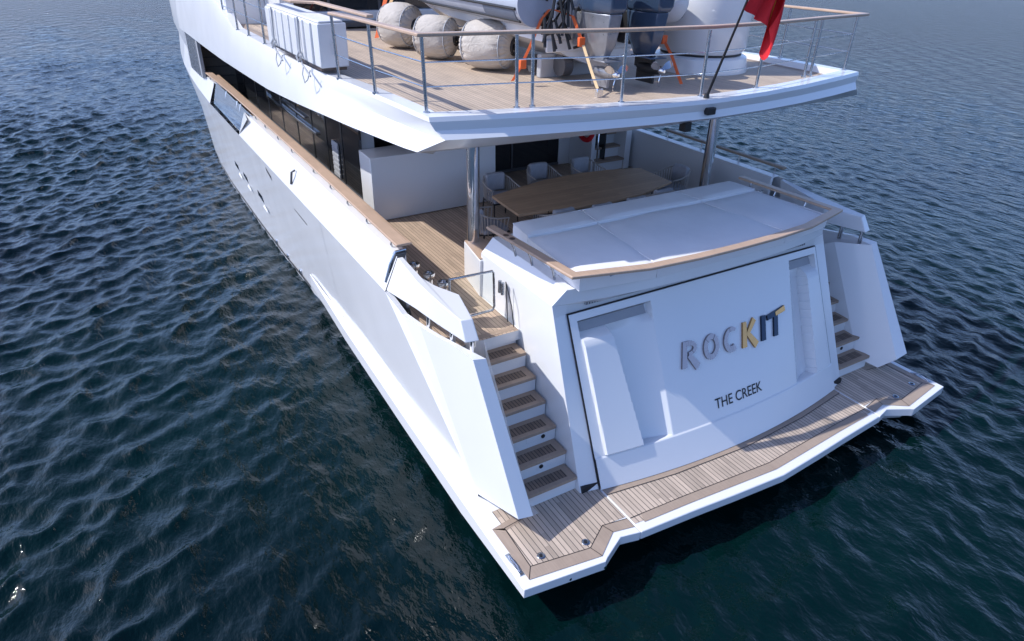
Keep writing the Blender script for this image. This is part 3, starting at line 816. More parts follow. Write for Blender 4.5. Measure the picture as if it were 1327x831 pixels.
# ---------------- hull windows and slots
def hull_pt(y, z, out=.004):
    i = max(j for j in range(len(ys)-1) if ys[j] <= y); t = (y-ys[i])/(ys[i+1]-ys[i])
    prof = [tuple(lerp(rows[i][k][c], rows[i+1][k][c], t) for c in range(3)) for k in range(5)]
    for a, c in zip(prof, prof[1:]):
        if a[2] <= z <= c[2]:
            return (lerp(a[0], c[0], (z-a[2])/(c[2]-a[2]))-out, y, z)
    return (prof[-1][0]-out, y, z)
for sx in (-1, 1):
    for (y0, y1, z0, z1) in ((10.15, 10.75, .99, 1.18), (11.9, 12.45, 1.0, 1.18), (13.0, 13.55, 1.02, 1.20)):
        P = [hull_pt(y0, z0), hull_pt(y1, z0+.05), hull_pt(y1, z1), hull_pt(y0+.1, z1-.02)]
        b = MB(); b.add([(p[0]*-sx, p[1], p[2]) for p in P], [(0, 1, 2, 3)]); hw = b.build('hull_window', DGLASS, Y)
        b = MB(); Q = [hull_pt(y0-.03, z0, .02), hull_pt(y0-.03, z0-.05, .05), hull_pt(y0-.45, z0-.08, .05), hull_pt(y0-.40, z0-.03, .03)]
        b.add([(p[0]*-sx, p[1], p[2]) for p in Q], [(0, 1, 2, 3)]); b.build('window_fairing', WHITE, hw)
    for (y0, y1, z0, z1) in ((8.05, 8.4, 2.2, 2.42), (5.5, 6.35, 2.07, 2.13)):
        b = MB(); P = [hull_pt(y0, z0, .006), hull_pt(y1, lerp(z0, z1, .6), .006), hull_pt(y1, z1, .006), hull_pt(y0, lerp(z0, z1, .5), .006)]
        b.add([(p[0]*-sx, p[1], p[2]) for p in P], [(0, 1, 2, 3)]); b.build('freeing_slot', DGREY, Y)
    b = MB()
    P = [(-3.96*-sx, 6.2, 2.93), (-4.03*-sx, 6.2, 2.90), (-4.06*-sx, 6.24, 2.66)]
    b.tube(P, .022, 8); b.build('side_fairlead', DGREY, Y, smooth=True)
# rust-free joint lines in the topsides
for y in (4.35, 9.3):
    b = MB(); jl = [hull_pt(y, z, .003) for z in np.linspace(1.1, 2.54, 10)]
    b.loft([[p, (p[0], p[1]+.012, p[2])] for p in jl]); b.build('hull_joint', GREY, Y)
# boot stripe
b = MB(); st = []
for y in np.linspace(7, 26, 24):
    a = hull_pt(y, .02, .006); c = hull_pt(y, .10, .006); st.append([a, c])
b.loft(st); b.mirror(); b.build('boot_stripe', DGREY, Y)
# small spray-rail hardware near the ledge start
for k, y in enumerate((7.6, 8.6, 9.6)):
    b = MB(); p_ = hull_pt(y, .14, .02); b.box((p_[0], y, .1), (p_[0]+.06, y+.12, .2)); b.build('hull_outlet', BRUSH, Y, bevel=.01)

# ---------------- teak cap rail on the bulwarks
def cap(sx, pts, w_, z, nm, feet):
    b = MB(); b.bar([(sx*x, y, z) for x, y in pts], w_, .038)
    rl = b.build(nm, VARN, Y, bevel=.01, seg=3)
    for y in feet:
        x = interp(y, [p[1] for p in pts], [p[0] for p in pts])
        b = MB(); b.tube([(sx*(x+.02), y, z-.03), (sx*(x+.075), y, z-.035), (sx*(x+.085), y, z-.08), (sx*(x+.06), y, 3.04)], .013, 8); b.build('rail_bracket', BRUSH, rl, smooth=True)
    return rl
cap(-1, [(3.76, 1.36), (3.74, 4), (3.73, 8), (3.745, 12.7), (3.83, 16.5)], .195, 3.195, 'side_handrail', [1.6, 2.6, 3.5, 4.4, 5.4, 6.9, 8.0, 9.1, 10.0, 11.5, 13.5, 15.5])
b = MB(); b.bar([(-3.61, 1.5, 3.13), (-3.60, 8, 3.13), (-3.60, 16, 3.13)], .07, .03); b.build('inner_grab_rail', VARN, Y, bevel=.006)
b = MB(); b.bar([(3.93, 1.35, 3.24), (3.93, 4.6, 3.24)], .10, .045); rs = b.build('side_handrail', TEAKS, Y, bevel=.01)
for y in (1.55, 2.45, 3.5, 4.55):
    b = MB(); b.tube([(3.93, y, 3.21), (3.91, y, 3.02)], .016, 8); b.build('rail_bracket', BRUSH, rs, smooth=True)
# coaming rail round the sun pad
cr = [(-2.63, 1.02), (-2.47, -.84), (-1.5, -1.06), (-.6, -1.13), (.2, -1.12), (1.0, -1.07), (1.8, -.97), (2.50, -.80), (2.44, 1.02)]
cr = [(-2.59, 1.02), (-2.465, -.835), (-1.5, -1.07), (-.7, -1.13), (0, -1.14), (.7, -1.13), (1.5, -1.07), (2.465, -.835), (2.40, 1.05)]
b = MB(); b.bar([(x, y, 3.372) for x, y in cr], .135, .042); rc = b.build('coaming_rail', VARN, Y, bevel=.012, seg=3)
for x, y, fx, fy in ((-2.56, .55, -2.44, .55), (-2.53, .15, -2.42, .15), (-2.50, -.35, -2.40, -.35), (-1.9, -.98, -1.91, -.72), (-.75, -1.1, -.75, -.82), (.39, -1.12, .39, -.84), (1.47, -1.05, 1.47, -.79), (2.40, -.86, 2.35, -.70), (2.44, -.3, 2.36, -.3), (2.43, .3, 2.36, .3), (2.41, .8, 2.36, .8)):
    b = MB(); b.tube([(x, y, 3.34), (lerp(x, fx, .7), lerp(y, fy, .7), 3.2), (fx, fy, 3.06)], .017, 8); b.build('rail_foot', BRUSH, rc, smooth=True)
for x, y in ((-2.575, .60), (-2.56, .46)):
    b = MB(); b.cyl((x, y, 3.370), .04, .04, .006, 16); b.build('cup_holder', BROWN, rc, smooth=True)

# ---------------- upper deck railing
def post(p, q, rad=.021):
    b = MB(); b.tube([p, q], rad, 12); b.tube([p, (p[0], p[1], p[2]+.02)], .04, 12)
    return b
ur = []
zt = 5.93
aftp = [(-3.715, .50), (-2.64, .30), (-2.43, .29), (-1.29, .02), (-.08, -.12), (1.10, .0), (2.52, .33), (2.70, .36), (3.72, .50)]
portp = [(-3.84, 1.79), (-3.885, 3.1), (-3.94, 7.3), (-3.95, 8.6), (-3.95, 9.7), (-3.95, 11.1)]
stbp = [(3.84, 1.9), (3.88, 3.3), (3.93, 5.2), (3.95, 7.2), (3.95, 9)]
b = MB()
b.bar([(-3.90, 3.15, 5.95), (-3.86, 2.2, 5.965), (-3.80, .42, 5.975), (-2.6, .26, 5.975), (-1.3, .02, 5.975), (0, -.08, 5.975), (1.3, .02, 5.975), (2.6, .26, 5.975), (3.80, .42, 5.975), (3.87, 2.2, 5.965), (3.95, 7, 5.95), (3.95, 9.5, 5.95)], .10, .04)
ra = b.build('upper_handrail', VARN, Y, bevel=.012, seg=3)
b = MB(); b.bar([(-3.58, 2.5, 5.96), (-3.62, 4.7, 5.96), (-3.93, 4.95, 5.96), (-3.96, 7, 5.96), (-3.97, 11.2, 5.96)], .10, .04)
rb_ = b.build('upper_handrail', VARN, Y, bevel=.012, seg=3)
for i, (x, y) in enumerate(aftp+portp[:2]+stbp): post((x, y, topz(y)-.01), (x*1.008, y, zt-.005)).build('rail_post', BRUSH, ra, smooth=True)
for (x, y) in portp[2:]: post((x, y, topz(y)-.01), (x, y, zt)).build('rail_post', BRUSH, rb_, smooth=True)
loop = [(-3.885, 3.1), (-3.84, 1.79), (-3.72, .50), (-2.54, .29), (-1.29, .02), (-.08, -.12), (1.1, 0), (2.6, .34), (3.72, .5), (3.84, 1.9), (3.88, 3.3), (3.95, 7.2)]
for z, rad in ((5.66, .0085), (5.40, .0085)):
    b = MB(); b.tube([(x, y, z) for x, y in loop], rad, 8, True); b.build('rail_wire', BRUSH, ra, smooth=True)
    b = MB(); b.tube([(x, y, z) for x, y in [(-3.93, 6.7), (-3.94, 7.3), (-3.95, 8.6), (-3.95, 11.1)]], rad, 8); b.build('rail_wire', BRUSH, rb_, smooth=True)

# ---------------- upper cabin (sky lounge aft end)
b = MB(); b.box((-3.0, 9.6, 5.0), (3.0, 18, 5.35)); b.box((-3.0, 9.6, 6.9), (3.0, 18, 7.2)); b.box((-3.05, 9.5, 5.05), (-2.75, 18, 7.2)); b.box((3.05, 9.5, 5.05), (2.75, 18, 7.2)); b.build('upper_cabin', WHITE, Y, bevel=.02)
b = MB(); b.box((-2.76, 9.8, 5.3), (2.76, 17.9, 6.95)); b.build('upper_cabin_glass', DGLASS, Y)
b = MB(); b.box((-3.9, 10.9, 5.0), (-3.05, 11.1, 6.6)); b.mirror(); b.build('wing_bulkhead', WHITE, Y, bevel=.02)
b = MB()
for x in (-1.9, -.7, .6, 1.9): b.box((x-.03, 9.77, 5.3), (x+.03, 9.8, 6.95))
b.build('upper_door_frame', DGREY, Y)
b = MB(); b.box((-2.75, 9.2, 5.06), (2.75, 9.58, 5.16)); b.build('cabin_step', DGREY, Y, bevel=.01)

# ---------------- boarding gate on the port landing
gt = []
b = MB()
G = [(-3.46, .55, 2.93), (-2.80, .57, 2.90), (-2.78, .57, 2.87), (-2.76, .57, 2.35), (-2.79, .57, 2.29), (-3.46, .55, 2.30)]
b.tube(G, .017, 8); b.tube([(-3.46, .55, 2.2), (-3.46, .55, 2.94)], .017, 8)
gate = b.build('boarding_gate', BRUSH, Y, smooth=True)
b = MB(); b.box((-3.44, .555, 2.32), (-2.79, .563, 2.89)); b.build('gate_glass', CGLASS, gate)
for y in (.545, .47):
    b = MB(); b.tube([(-2.69, y, 2.56), (-2.69, y, 2.74)], .026, 12); b.build('gate_hinge', BRUSH, gate, smooth=True)
b = MB(); b.tube([(-2.70, .37, 2.80), (-2.70, .30, 2.21)], .007, 6); b.build('gate_cable', BLACK, gate)
b = MB(); b.tube([(-2.70, .37, 2.80), (-2.70, .20, 2.5), (-2.70, .13, 2.21)], .007, 6); b.build('gate_cable', BLACK, gate)

# ================================================================ SUN PAD CUSHIONS
def cushion(name, quad, z0, z1, label, group):
    """soft cushion from four plan corners"""
    c = Vector((sum(p[0] for p in quad)/4, sum(p[1] for p in quad)/4, z0))
    N = 14; b = MB(); rws_ = []
    def pt(s, t):
        a = Vector(quad[0]).lerp(Vector(quad[1]), s); d = Vector(quad[3]).lerp(Vector(quad[2]), s); return a.lerp(d, t)
    rnd = random.Random(hash(name) % 97+int(c.x*10))
    ph = rnd.random()*6
    for i in range(N+1):
        row = []
        for j in range(N+1):
            s, t = i/N, j/N; p = pt(s, t)
            e = min(s, 1-s, t, 1-t)
            z = lerp(z1-.03, z1, min(1, e*9)**.6)+.010*math.sin(3.1*p.x+ph)*math.sin(4.3*p.y+ph*2)
            row.append((p.x, p.y, z))
        rws_.append(row)
    b.loft(rws_)
    per = [rws_[i][0] for i in range(N+1)]+[rws_[N][j] for j in range(1, N+1)]+[rws_[i][N] for i in range(N-1, -1, -1)]+[rws_[0][j] for j in range(N-1, 0, -1)]
    out = [(c.x+(x-c.x)*1.006, c.y+(y-c.y)*1.006, (z0+z1)/2) for x, y, z in per]
    bt = [(x, y, z0) for x, y, z in per]
    b.loft([per, out, bt], closed=True)
    b.add(bt, [tuple(range(len(bt)))])
    o = b.build(name, CUSH, None, smooth=True, ang=50, origin=c)
    pb = MB(); pb.tube([(c.x+(x-c.x)*1.004, c.y+(y-c.y)*1.004, z1-.028) for x, y, z in per]+[(c.x+(per[0][0]-c.x)*1.004, c.y+(per[0][1]-c.y)*1.004, z1-.028)], .009, 6, False)
    pb.build('piping', CUSH, o, smooth=True, origin=c)
    o.location = c; tag(o, label, 'cushion', group)
    return o
sxs_f = [-2.18, -.965, .965, 2.18]; sxs_m = [-2.24, -1.03, 1.03, 2.24]; sxs_a = [-2.34, -1.22, 1.22, 2.34]
yb = lambda x: -.76-.24*(1-(x/2.5)**2)
nmx = ['port', 'middle', 'starboard']
labs_f = ['narrow white headrest cushion at the end of the sun pad nearest the port pillar', 'long narrow white headrest cushion in the middle of the sun pad beside the table', 'narrow white headrest cushion at the sun pad end nearest the starboard pillar']
labs_m = ['large white sun pad mattress at the port end, next to the stairs with the gate', 'widest white sun pad mattress, middle one above the transom lettering', 'large white sun pad mattress at the starboard end by the far stern corner']
for i in range(3):
    a, c = sxs_f[i]+.006, sxs_f[i+1]-.006; a2, c2 = sxs_m[i]+.006, sxs_m[i+1]-.006
    cushion('headrest_cushion', [(a2, .585), (c2, .585), (c, 1.08), (a, 1.08)], 3.085, 3.33, labs_f[i], 'cushions of the stern sun pad')
    a3, c3 = sxs_a[i]+.006, sxs_a[i+1]-.006
    cushion('sun_pad_mattress', [(a3, yb(a3)), (c3, yb(c3)), (c2, .57), (a2, .57)], 3.085, 3.30, labs_m[i], 'cushions of the stern sun pad')

# ================================================================ DINING TABLE
tb = empty('dining_table', (.35, 2.75, 2.195), 'long boat-shaped oiled teak dining table under the upper deck overhang', 'table')
o_ = (.35, 2.75, 2.195)
b = MB()
pl = [(-1.42, 2.17), (-.4, 2.02), (.35, 1.99), (1.1, 2.05), (2.06, 2.34), (2.10, 3.32), (1.4, 3.50), (.73, 3.57), (-.14, 3.50), (-1.36, 3.17)]
b.prism(pl, 2.905, 2.95); b.build('tabletop', TABLE, tb, bevel=.008, origin=o_)
for x in (-.5, 1.2):
    b = MB(); b.prism([(x-.1, 2.5), (x+.1, 2.5), (x+.1, 3.0), (x-.1, 3.0)], 2.23, 2.905); b.box((x-.3, 2.35, 2.197), (x+.3, 3.15, 2.23)); b.build('table_pedestal', DGREY, tb, bevel=.01, origin=o_)

# ================================================================ CHAIRS
def make_chair():
    c = empty('dining_chair', (0, 0, 2.195), 'chair', 'chair', 'rope chairs round the dining table')
    b = MB()
    W_ = .27
    for sx in (-1, 1):
        for y0, y1 in ((.24, .21), (-.26, -.22)):
            b = MB(); b.tube([(sx*.25, y0, 0), (sx*.24, y1, .40)], [.012, .016], 8); b.build('leg', BLACK, c, smooth=True)
    b = MB(); b.tube([(-.26, .25, .40), (.26, .25, .40), (.27, -.1, .40), (.2, -.27, .40), (-.2, -.27, .40), (-.27, -.1, .40), (-.26, .25, .40)], .015, 8); b.build('seat_frame', BLACK, c, smooth=True)
    b = MB(); b.box((-.25, -.22, .40), (.25, .25, .49)); b.build('seat_cushion', FABG, c, bevel=.03, seg=3)
    arc = [(-.29, .22), (-.30, 0), (-.28, -.18), (-.20, -.30), (-.07, -.345), (.07, -.345), (.20, -.30), (.28, -.18), (.30, 0), (.29, .22)]
    hz = [.66, .68, .73, .78, .80, .80, .78, .73, .68, .66]
    b = MB(); b.tube([(x, y, z) for (x, y), z in zip(arc, hz)], .013, 8); b.build('back_rail', ROPE, c, smooth=True)
    b = MB()
    P = []
    for i in range(len(arc)-1):
        for s in (0, .33, .66): P.append((lerp(arc[i][0], arc[i+1][0], s), lerp(arc[i][1], arc[i+1][1], s), lerp(hz[i], hz[i+1], s)))
    P.append((*arc[-1], hz[-1]))
    for x, y, z in P: b.tube([(x*.92, y*.85, .40), (x, y, z)], .009, 6)
    b.build('rope_back', ROPE, c, smooth=True)
    b = MB(); b.prism([(-.20, -.29), (-.10, -.325), (.10, -.325), (.20, -.29), (.19, -.19), (.09, -.22), (-.09, -.22), (-.19, -.19)], .50, .83); b.build('back_cushion', CUSH2, c, bevel=.03, seg=3)
    return c
ch0 = make_chair()
def copy_tree(o, parent=None):
    c = o.copy(); COL.objects.link(c); c.parent = parent
    for k in list(o.children): copy_tree(k, c)
    return c
spots = [
 (-1.72, 2.62, 90, 'rope-backed chair at the port end of the table, behind the port pillar'),
 (2.52, 2.85, -90, 'rope-backed chair at the starboard end of the table, near the grey bulwark'),
 (-.80, 3.83, 180, 'chair on the far side of the table, nearest the bar cabinet'),
 (.28, 4.02, 180, 'chair on the far side of the table in front of the black saloon door'),
 (1.30, 3.98, 180, 'chair on the far side of the table in front of the round wall speaker'),
 (-.72, 2.14, 0, 'rope-backed chair on the sun pad side of the table, nearest the port pillar'),
 (0.0, 2.04, 0, 'rope-backed chair on the sun pad side, second from the port pillar'),
 (.74, 2.04, 0, 'rope-backed chair on the sun pad side, third from the port pillar'),
 (1.46, 2.16, 0, 'rope-backed chair on the sun pad side, nearest the starboard pillar'),
]
for i, (x, y, a, lab) in enumerate(spots):
    c = ch0 if i == 0 else copy_tree(ch0)
    c.location = (x, y, 2.195); c.rotation_euler = (0, 0, R(a-0) if a != 90 else R(-90)); c['label'] = lab
    if a == -90: c.rotation_euler = (0, 0, R(90))
    if a in (180,): c.rotation_euler = (0, 0, R(180+random.uniform(-6, 6)))

# ================================================================ LIFE RING
b = MB(); n = 28; LRY, LRZ = 5.62, 3.20
b.tube([(2.43, LRY+.27*math.cos(2*math.pi*k/n), LRZ+.27*math.sin(2*math.pi*k/n)) for k in range(n+1)], .055, 12, False)
lr = b.build('life_ring', RED, None, smooth=True, origin=(2.43, LRY, LRZ)); lr.location = (2.43, LRY, LRZ)
tag(lr, 'red lifebuoy hanging on the white bulkhead beside the inner stairs', 'lifebuoy')

# ================================================================ STOWAGE CASE on the upper deck rail
cs = empty('stowage_case', (-3.78, 5.0, 5.12), 'long white box case with ribbed side strapped outside the upper deck rail', 'case')
o_ = (-3.78, 5.0, 5.12)
b = MB(); b.prism([(-4.0, 3.53), (-3.56, 3.58), (-3.60, 6.6), (-4.02, 6.55)], 5.16, 5.76); body = b.build('case_body', WHITE, cs, bevel=.02, seg=3, origin=o_)
for k in range(7):
    y = 3.82+.40*k
    b = MB(); b.box((-4.035, y, 5.18), (-3.99, y+.27, 5.75)); b.build('case_rib', WHITE, cs, bevel=.012, origin=o_)
b = MB(); b.prism([(-3.97, 3.56), (-3.60, 3.60), (-3.63, 6.55), (-3.99, 6.5)], 5.762, 5.79); b.build('case_lid', OFFW, cs, bevel=.01, origin=o_)
b = MB(); b.box((-3.98, 3.6, 5.115), (-3.6, 6.5, 5.155)); b.build('case_base', BROWN, cs, origin=o_)
b = MB(); b.tube([(-3.8, 3.51, 5.52), (-3.79, 3.48, 5.48), (-3.78, 3.49, 5.38), (-3.76, 3.52, 5.32)], .012, 8); b.build('case_handle', STEEL, cs, smooth=True, origin=o_)
for k, y in enumerate((5.95, 4.35)):
    b = MB()
    b.tube([(-4.05, y, 5.78), (-4.06, y, 5.45), (-4.075, y-.02, 5.20), (-4.08, y-.10, 5.12), (-4.10, y-.55, 5.02)], .014, 6)
    b.tube([(-4.06, y+.05, 5.3), (-4.12, y+.03, 5.22), (-4.12, y-.05, 5.16), (-4.07, y-.06, 5.24), (-4.06, y+.05, 5.3)], .016, 6)
    b.tube([(-4.08, y-.15, 5.12), (-4.13, y-.22, 5.0), (-4.14, y-.34, 4.90), (-4.12, y-.45, 4.96), (-4.08, y-.5, 5.1)], .009, 6)
    b.build('lashing_rope', GREY, cs, smooth=True, origin=o_)

# ================================================================ FENDERS
def fender(loc, ax, rad, ln, label):
    c = empty('boat_fender', loc, label, 'fender', 'canvas-covered round fenders under the tender')
    A = Vector(ax).normalized(); N = A.orthogonal().normalized(); B = A.cross(N); seg = 96
    rnd = random.Random(int(loc[1]*100))
    prof = [(-.5, .12), (-.495, .28), (-.48, .48), (-.45, .66), (-.41, .79), (-.35, .89), (-.28, .95), (-.2, .985), (-.1, 1.0), (0, 1.005), (.1, 1.0), (.2, .985), (.28, .95), (.35, .89), (.41, .79), (.45, .66), (.48, .48), (.495, .28), (.5, .12)]
    rws_ = []
    phs = [rnd.random()*6 for _ in range(6)]
    for t, q in prof:
        e = (max(0, abs(t)-.16)/.34)**1.2*(1 if abs(t) < .49 else .3)
        row = []
        for k in range(seg):
            a = 2*math.pi*k/seg
            wr = 1-.16*e*(1-abs(math.sin(10*a+phs[0]+1.3*math.sin(3*a+phs[4]))))**2-.12*e*(1-abs(math.sin(16*a+phs[1]+t*4+.8*math.sin(5*a))))**2+.015*math.sin(3*a+phs[2]+t*4)+.012*math.sin(7*a+9*t+phs[3])
            row.append(A*t*ln+(math.cos(a)*N+math.sin(a)*B)*q*rad*wr)
        rws_.append(row)
    b = MB(); b.loft(rws_, True, True); o = b.build('fender_cover', CANVAS, c, smooth=True, ang=80)
    for t_ in (-.36, .36):
        q_ = .885*rad
        b = MB(); b.tube([A*t_*ln+(math.cos(a)*N+math.sin(a)*B)*q_ for a in np.linspace(0, 2*math.pi, 33)], .011, 6, False); b.build('drawstring', GREY, c, smooth=True)
    for s in (-1, 1):
        b = MB(); p0 = A*(s*ln*.5)
        b.tube([p0+(math.cos(a)*N+math.sin(a)*B)*.11*rad/.38 for a in np.linspace(0, 2*math.pi, 17)], .028, 8, False)
        b.tube([p0-A*s*.02, p0+A*s*.05], .05, 12)
        b.build('fender_ring', BLACK, c, smooth=True)
    return c
fender((-1.72, 6.05, 5.02+.40), (.45, -.89, 0), .385, .76, 'canvas-covered ball fender farthest forward, resting under the tender bow side')
fender((-1.66, 4.62, 5.02+.36), (.62, -.78, 0), .345, .76, 'middle canvas-covered fender squeezed between the other two')
fender((-1.38, 3.28, 5.02+.38), (.55, -.83, 0), .365, .90, 'largest-looking canvas-covered fender nearest the stern rail, dark ring on its end')

# ================================================================ TENDER
TC = -.27
td = empty('rib_tender', (TC, 4.5, 5.05), 'grey inflatable-tube tender with two outboards stowed on the upper deck', 'boat')
o_ = (TC, 4.5, 5.05)
for sx in (-1, 1):
    path = []; rad = []
    X0 = 1.13
    for y, x, z, q in ((1.42, X0, 6.09, .02), (1.47, X0, 6.09, .17), (1.58, X0, 6.09, .27), (1.75, X0, 6.09, .30), (3, X0, 6.09, .30), (5, X0, 6.10, .30), (6.5, X0*.93, 6.16, .29), (7.6, X0*.72, 6.28, .28), (8.4, X0*.38, 6.40, .26), (8.7, 0.02, 6.45, .25)):
        path.append((TC+sx*x, y, z)); rad.append(q)
    if sx == -1:
        path = [(TC-X0, 1.90, 6.09)]+path[4:]; rad = [.30]+rad[4:]
    b = MB(); b.tube(path, rad, 28); tub = b.build('inflatable_tube', TUBE if sx == -1 else OFFW, td, smooth=True, ang=50, origin=o_)
    for zz, w_ in ((6.03, .02), (5.87, .02)):
        b = MB(); off = math.sqrt(max(0, .30**2-(zz-6.09)**2))+.008
        b.tube([(TC+sx*(X0+off), 1.95, zz), (TC+sx*(X0+off), 5, zz+.01), (TC+sx*(X0*.95+off), 6.4, zz+.06)], .020, 8); b.build('rubbing_strake', BLACK if sx == -1 else TUBED, tub, smooth=True, origin=o_)
    b = MB(); off = .30; row = []
    for y in np.linspace(2.0 if sx == -1 else 1.62, 2.9 if sx == -1 else 3.2, 6):
        row.append([(TC+sx*X0+sx*(off+.008)*math.cos(a), y, 6.09+(off+.008)*math.sin(a)) for a in np.linspace(-.80, -.22, 8)])
    b.loft(row); b.build('tube_patch', TUBED, tub, smooth=True, origin=o_)
# rigid hull: sections
secs = []
for y, hbm, zc, zk in ((1.9, 1.0, 5.60, 5.20), (3, 1.0, 5.61, 5.20), (5, .97, 5.66, 5.22), (6.5, .82, 5.80, 5.32), (7.6, .52, 6.0, 5.55), (8.35, .15, 6.2, 5.95)):
    secs.append([(TC-hbm, y, zc+.38), (TC-hbm, y, zc), (TC-hbm*.55, y, lerp(zc, zk, .5)-.02), (TC, y, zk), (TC+hbm*.55, y, lerp(zc, zk, .5)-.02), (TC+hbm, y, zc), (TC+hbm, y, zc+.38)])
b = MB(); b.loft(secs); b.add(secs[0], [tuple(range(7))]); b.add([(TC-.98, 1.9, 5.98), (TC+.98, 1.9, 5.98), (TC+.8, 6.5, 6.15), (TC-.8, 6.5, 6.15)], [(0, 1, 2, 3)])
b.build('tender_hull', WHITE, td, smooth=True, ang=25, origin=o_)
b = MB(); b.box((TC-.85, 1.84, 5.62), (TC+.85, 1.92, 6.15)); b.box((TC-.95, 1.86, 5.45), (TC-.2, 1.895, 5.62)); b.box((TC+.2, 1.86, 5.45), (TC+.95, 1.895, 5.62)); b.build('tender_transom', WHITE, td, bevel=.02, origin=o_)
b = MB(); b.box((TC-.32, 4.2, 6.0), (TC+.32, 4.9, 6.85)); b.box((TC-.4, 2.6, 6.0), (TC+.4, 3.2, 6.45)); b.build('tender_console', WHITE, td, bevel=.05, seg=3, origin=o_)
# hoses and rigging on the transom
b = MB(); rnd = random.Random(4)
for k in range(16):
    x = TC-.25+rnd.uniform(-.25, .25); z = 5.75+rnd.uniform(-.1, .35)
    b.tube([(x, 1.82, z), (x+rnd.uniform(-.15, .15), 1.68, z+rnd.uniform(.05, .3)), (x+rnd.uniform(-.2, .2), 1.55, z+rnd.uniform(-.1, .2)), (x+rnd.uniform(-.25, .25), 1.66, z-rnd.uniform(0, .3))], .022, 6)
for k in range(14):
    x = TC-.92+rnd.uniform(-.16, .16); z = 5.8+rnd.uniform(-.1, .4)
    b.tube([(x, 1.82, z), (x+rnd.uniform(-.1, .1), 1.68, z+rnd.uniform(.05, .3)), (x+rnd.uniform(-.15, .15), 1.60, z-rnd.uniform(0, .3))], .022, 6)
b.build('rigging_hoses', BLACK, td, smooth=True, origin=o_)
def outboard(x, side):
    root = MB()
    root.box((x-.10, 1.55, 5.55), (x+.10, 1.84, 6.0)); root.box((x-.15, 1.78, 5.62), (x+.15, 1.84, 6.05))
    ob = root.build('outboard_engine', ALU if side < 0 else BLACK, td, bevel=.02, origin=o_)
    # midsection (leg), tapering
    b = MB(); m_ = ALU if side < 0 else NAVY
    def sec(z, y0, y1, w_): return [(x-w_*.6, y0, z), (x-w_, lerp(y0, y1, .35), z), (x-w_, lerp(y0, y1, .75), z), (x-w_*.5, y1, z), (x+w_*.5, y1, z), (x+w_, lerp(y0, y1, .75), z), (x+w_, lerp(y0, y1, .35), z), (x+w_*.6, y0, z)]
    b.loft([sec(5.42, 1.14, 1.50, .07), sec(5.52, 1.10, 1.56, .09), sec(5.62, 1.05, 1.62, .13), sec(5.80, 1.02, 1.66, .155), sec(6.02, .99, 1.70, .17)], True, True)
    b.build('engine_leg', m_, ob, bevel=.015, smooth=True, ang=40, origin=o_)
    b = MB(); b.loft([sec(6.02, .97, 1.72, .18), sec(6.1, .93, 1.76, .215), sec(6.4, .92, 1.78, .225), sec(6.6, .98, 1.74, .21), sec(6.68, 1.1, 1.6, .14)], True, True)
    b.build('engine_cowl', NAVY, ob, bevel=.03, smooth=True, ang=50, origin=o_)
    b = MB(); b.box((x-.15, .98, 5.415), (x+.15, 1.42, 5.435)); b.build('cavitation_plate', m_, ob, bevel=.006, origin=o_)
    lm = ALU if side < 0 else BLACK
    b = MB(); b.lathe((x, .92, 5.27), [(-.0, .055), (.08, .07), (.25, .085), (.42, .07), (.52, .02)], axis=(0, 1, 0), seg=18)
    b.prism([(x-.02, 1.05), (x+.02, 1.05), (x+.03, 1.4), (x-.03, 1.4)], 5.07, 5.27); b.prism([(x-.03, 1.08), (x+.03, 1.08), (x+.04, 1.45), (x-.04, 1.45)], 5.27, 5.45)
    b.build('gearcase', lm, ob, smooth=True, ang=40, origin=o_)
    b = MB()
    for k in range(3):
        a = 2*math.pi*k/3+.5
        P = []
        for s, wd, tw in ((.05, .05, .9), (.12, .10, .6), (.18, .10, .45), (.215, .05, .35)):
            c_ = Vector((x+math.cos(a)*s, .90, 5.27+math.sin(a)*s)); tdir = Vector((-math.sin(a), 0, math.cos(a)))*math.cos(tw)+Vector((0, 1, 0))*math.sin(tw)
            nrm = Vector((math.cos(a), 0, math.sin(a))).cross(tdir)*.006
            P.append([c_-tdir*wd/2+nrm, c_+tdir*wd/2+nrm, c_+tdir*wd/2-nrm, c_-tdir*wd/2-nrm])
        b.loft(P, True, True)
    b.lathe((x, .83, 5.27), [(0, .02), (.02, .04), (.12, .05)], axis=(0, 1, 0), seg=14)
    b.build('propeller', STEEL, ob, smooth=True, ang=40, origin=o_)
    return ob
outboard(-.70, -1); outboard(.12, 1)
# chocks
for y in (2.3, 5.6):
    b = MB(); b.prism([(TC-.75, y), (TC+.75, y), (TC+.75, y+.12), (TC-.75, y+.12)], 5.02, [5.36, 5.36, 5.36, 5.36])
    b.build('tender_chock', GREY, td, bevel=.02, origin=o_)
b = MB(); b.cyl((TC-.52, 2.15, 5.22), .16, .16, .16, 20, axis=(1, 0, 0)); b.build('chock_roller', DGREY, td, smooth=True, origin=o_)
b = MB(); b.cyl((TC-.75, 2.6, 5.2), .13, .13, .14, 18, axis=(1, 0, 0)); b.build('chock_roller', DGREY, td, smooth=True, origin=o_)

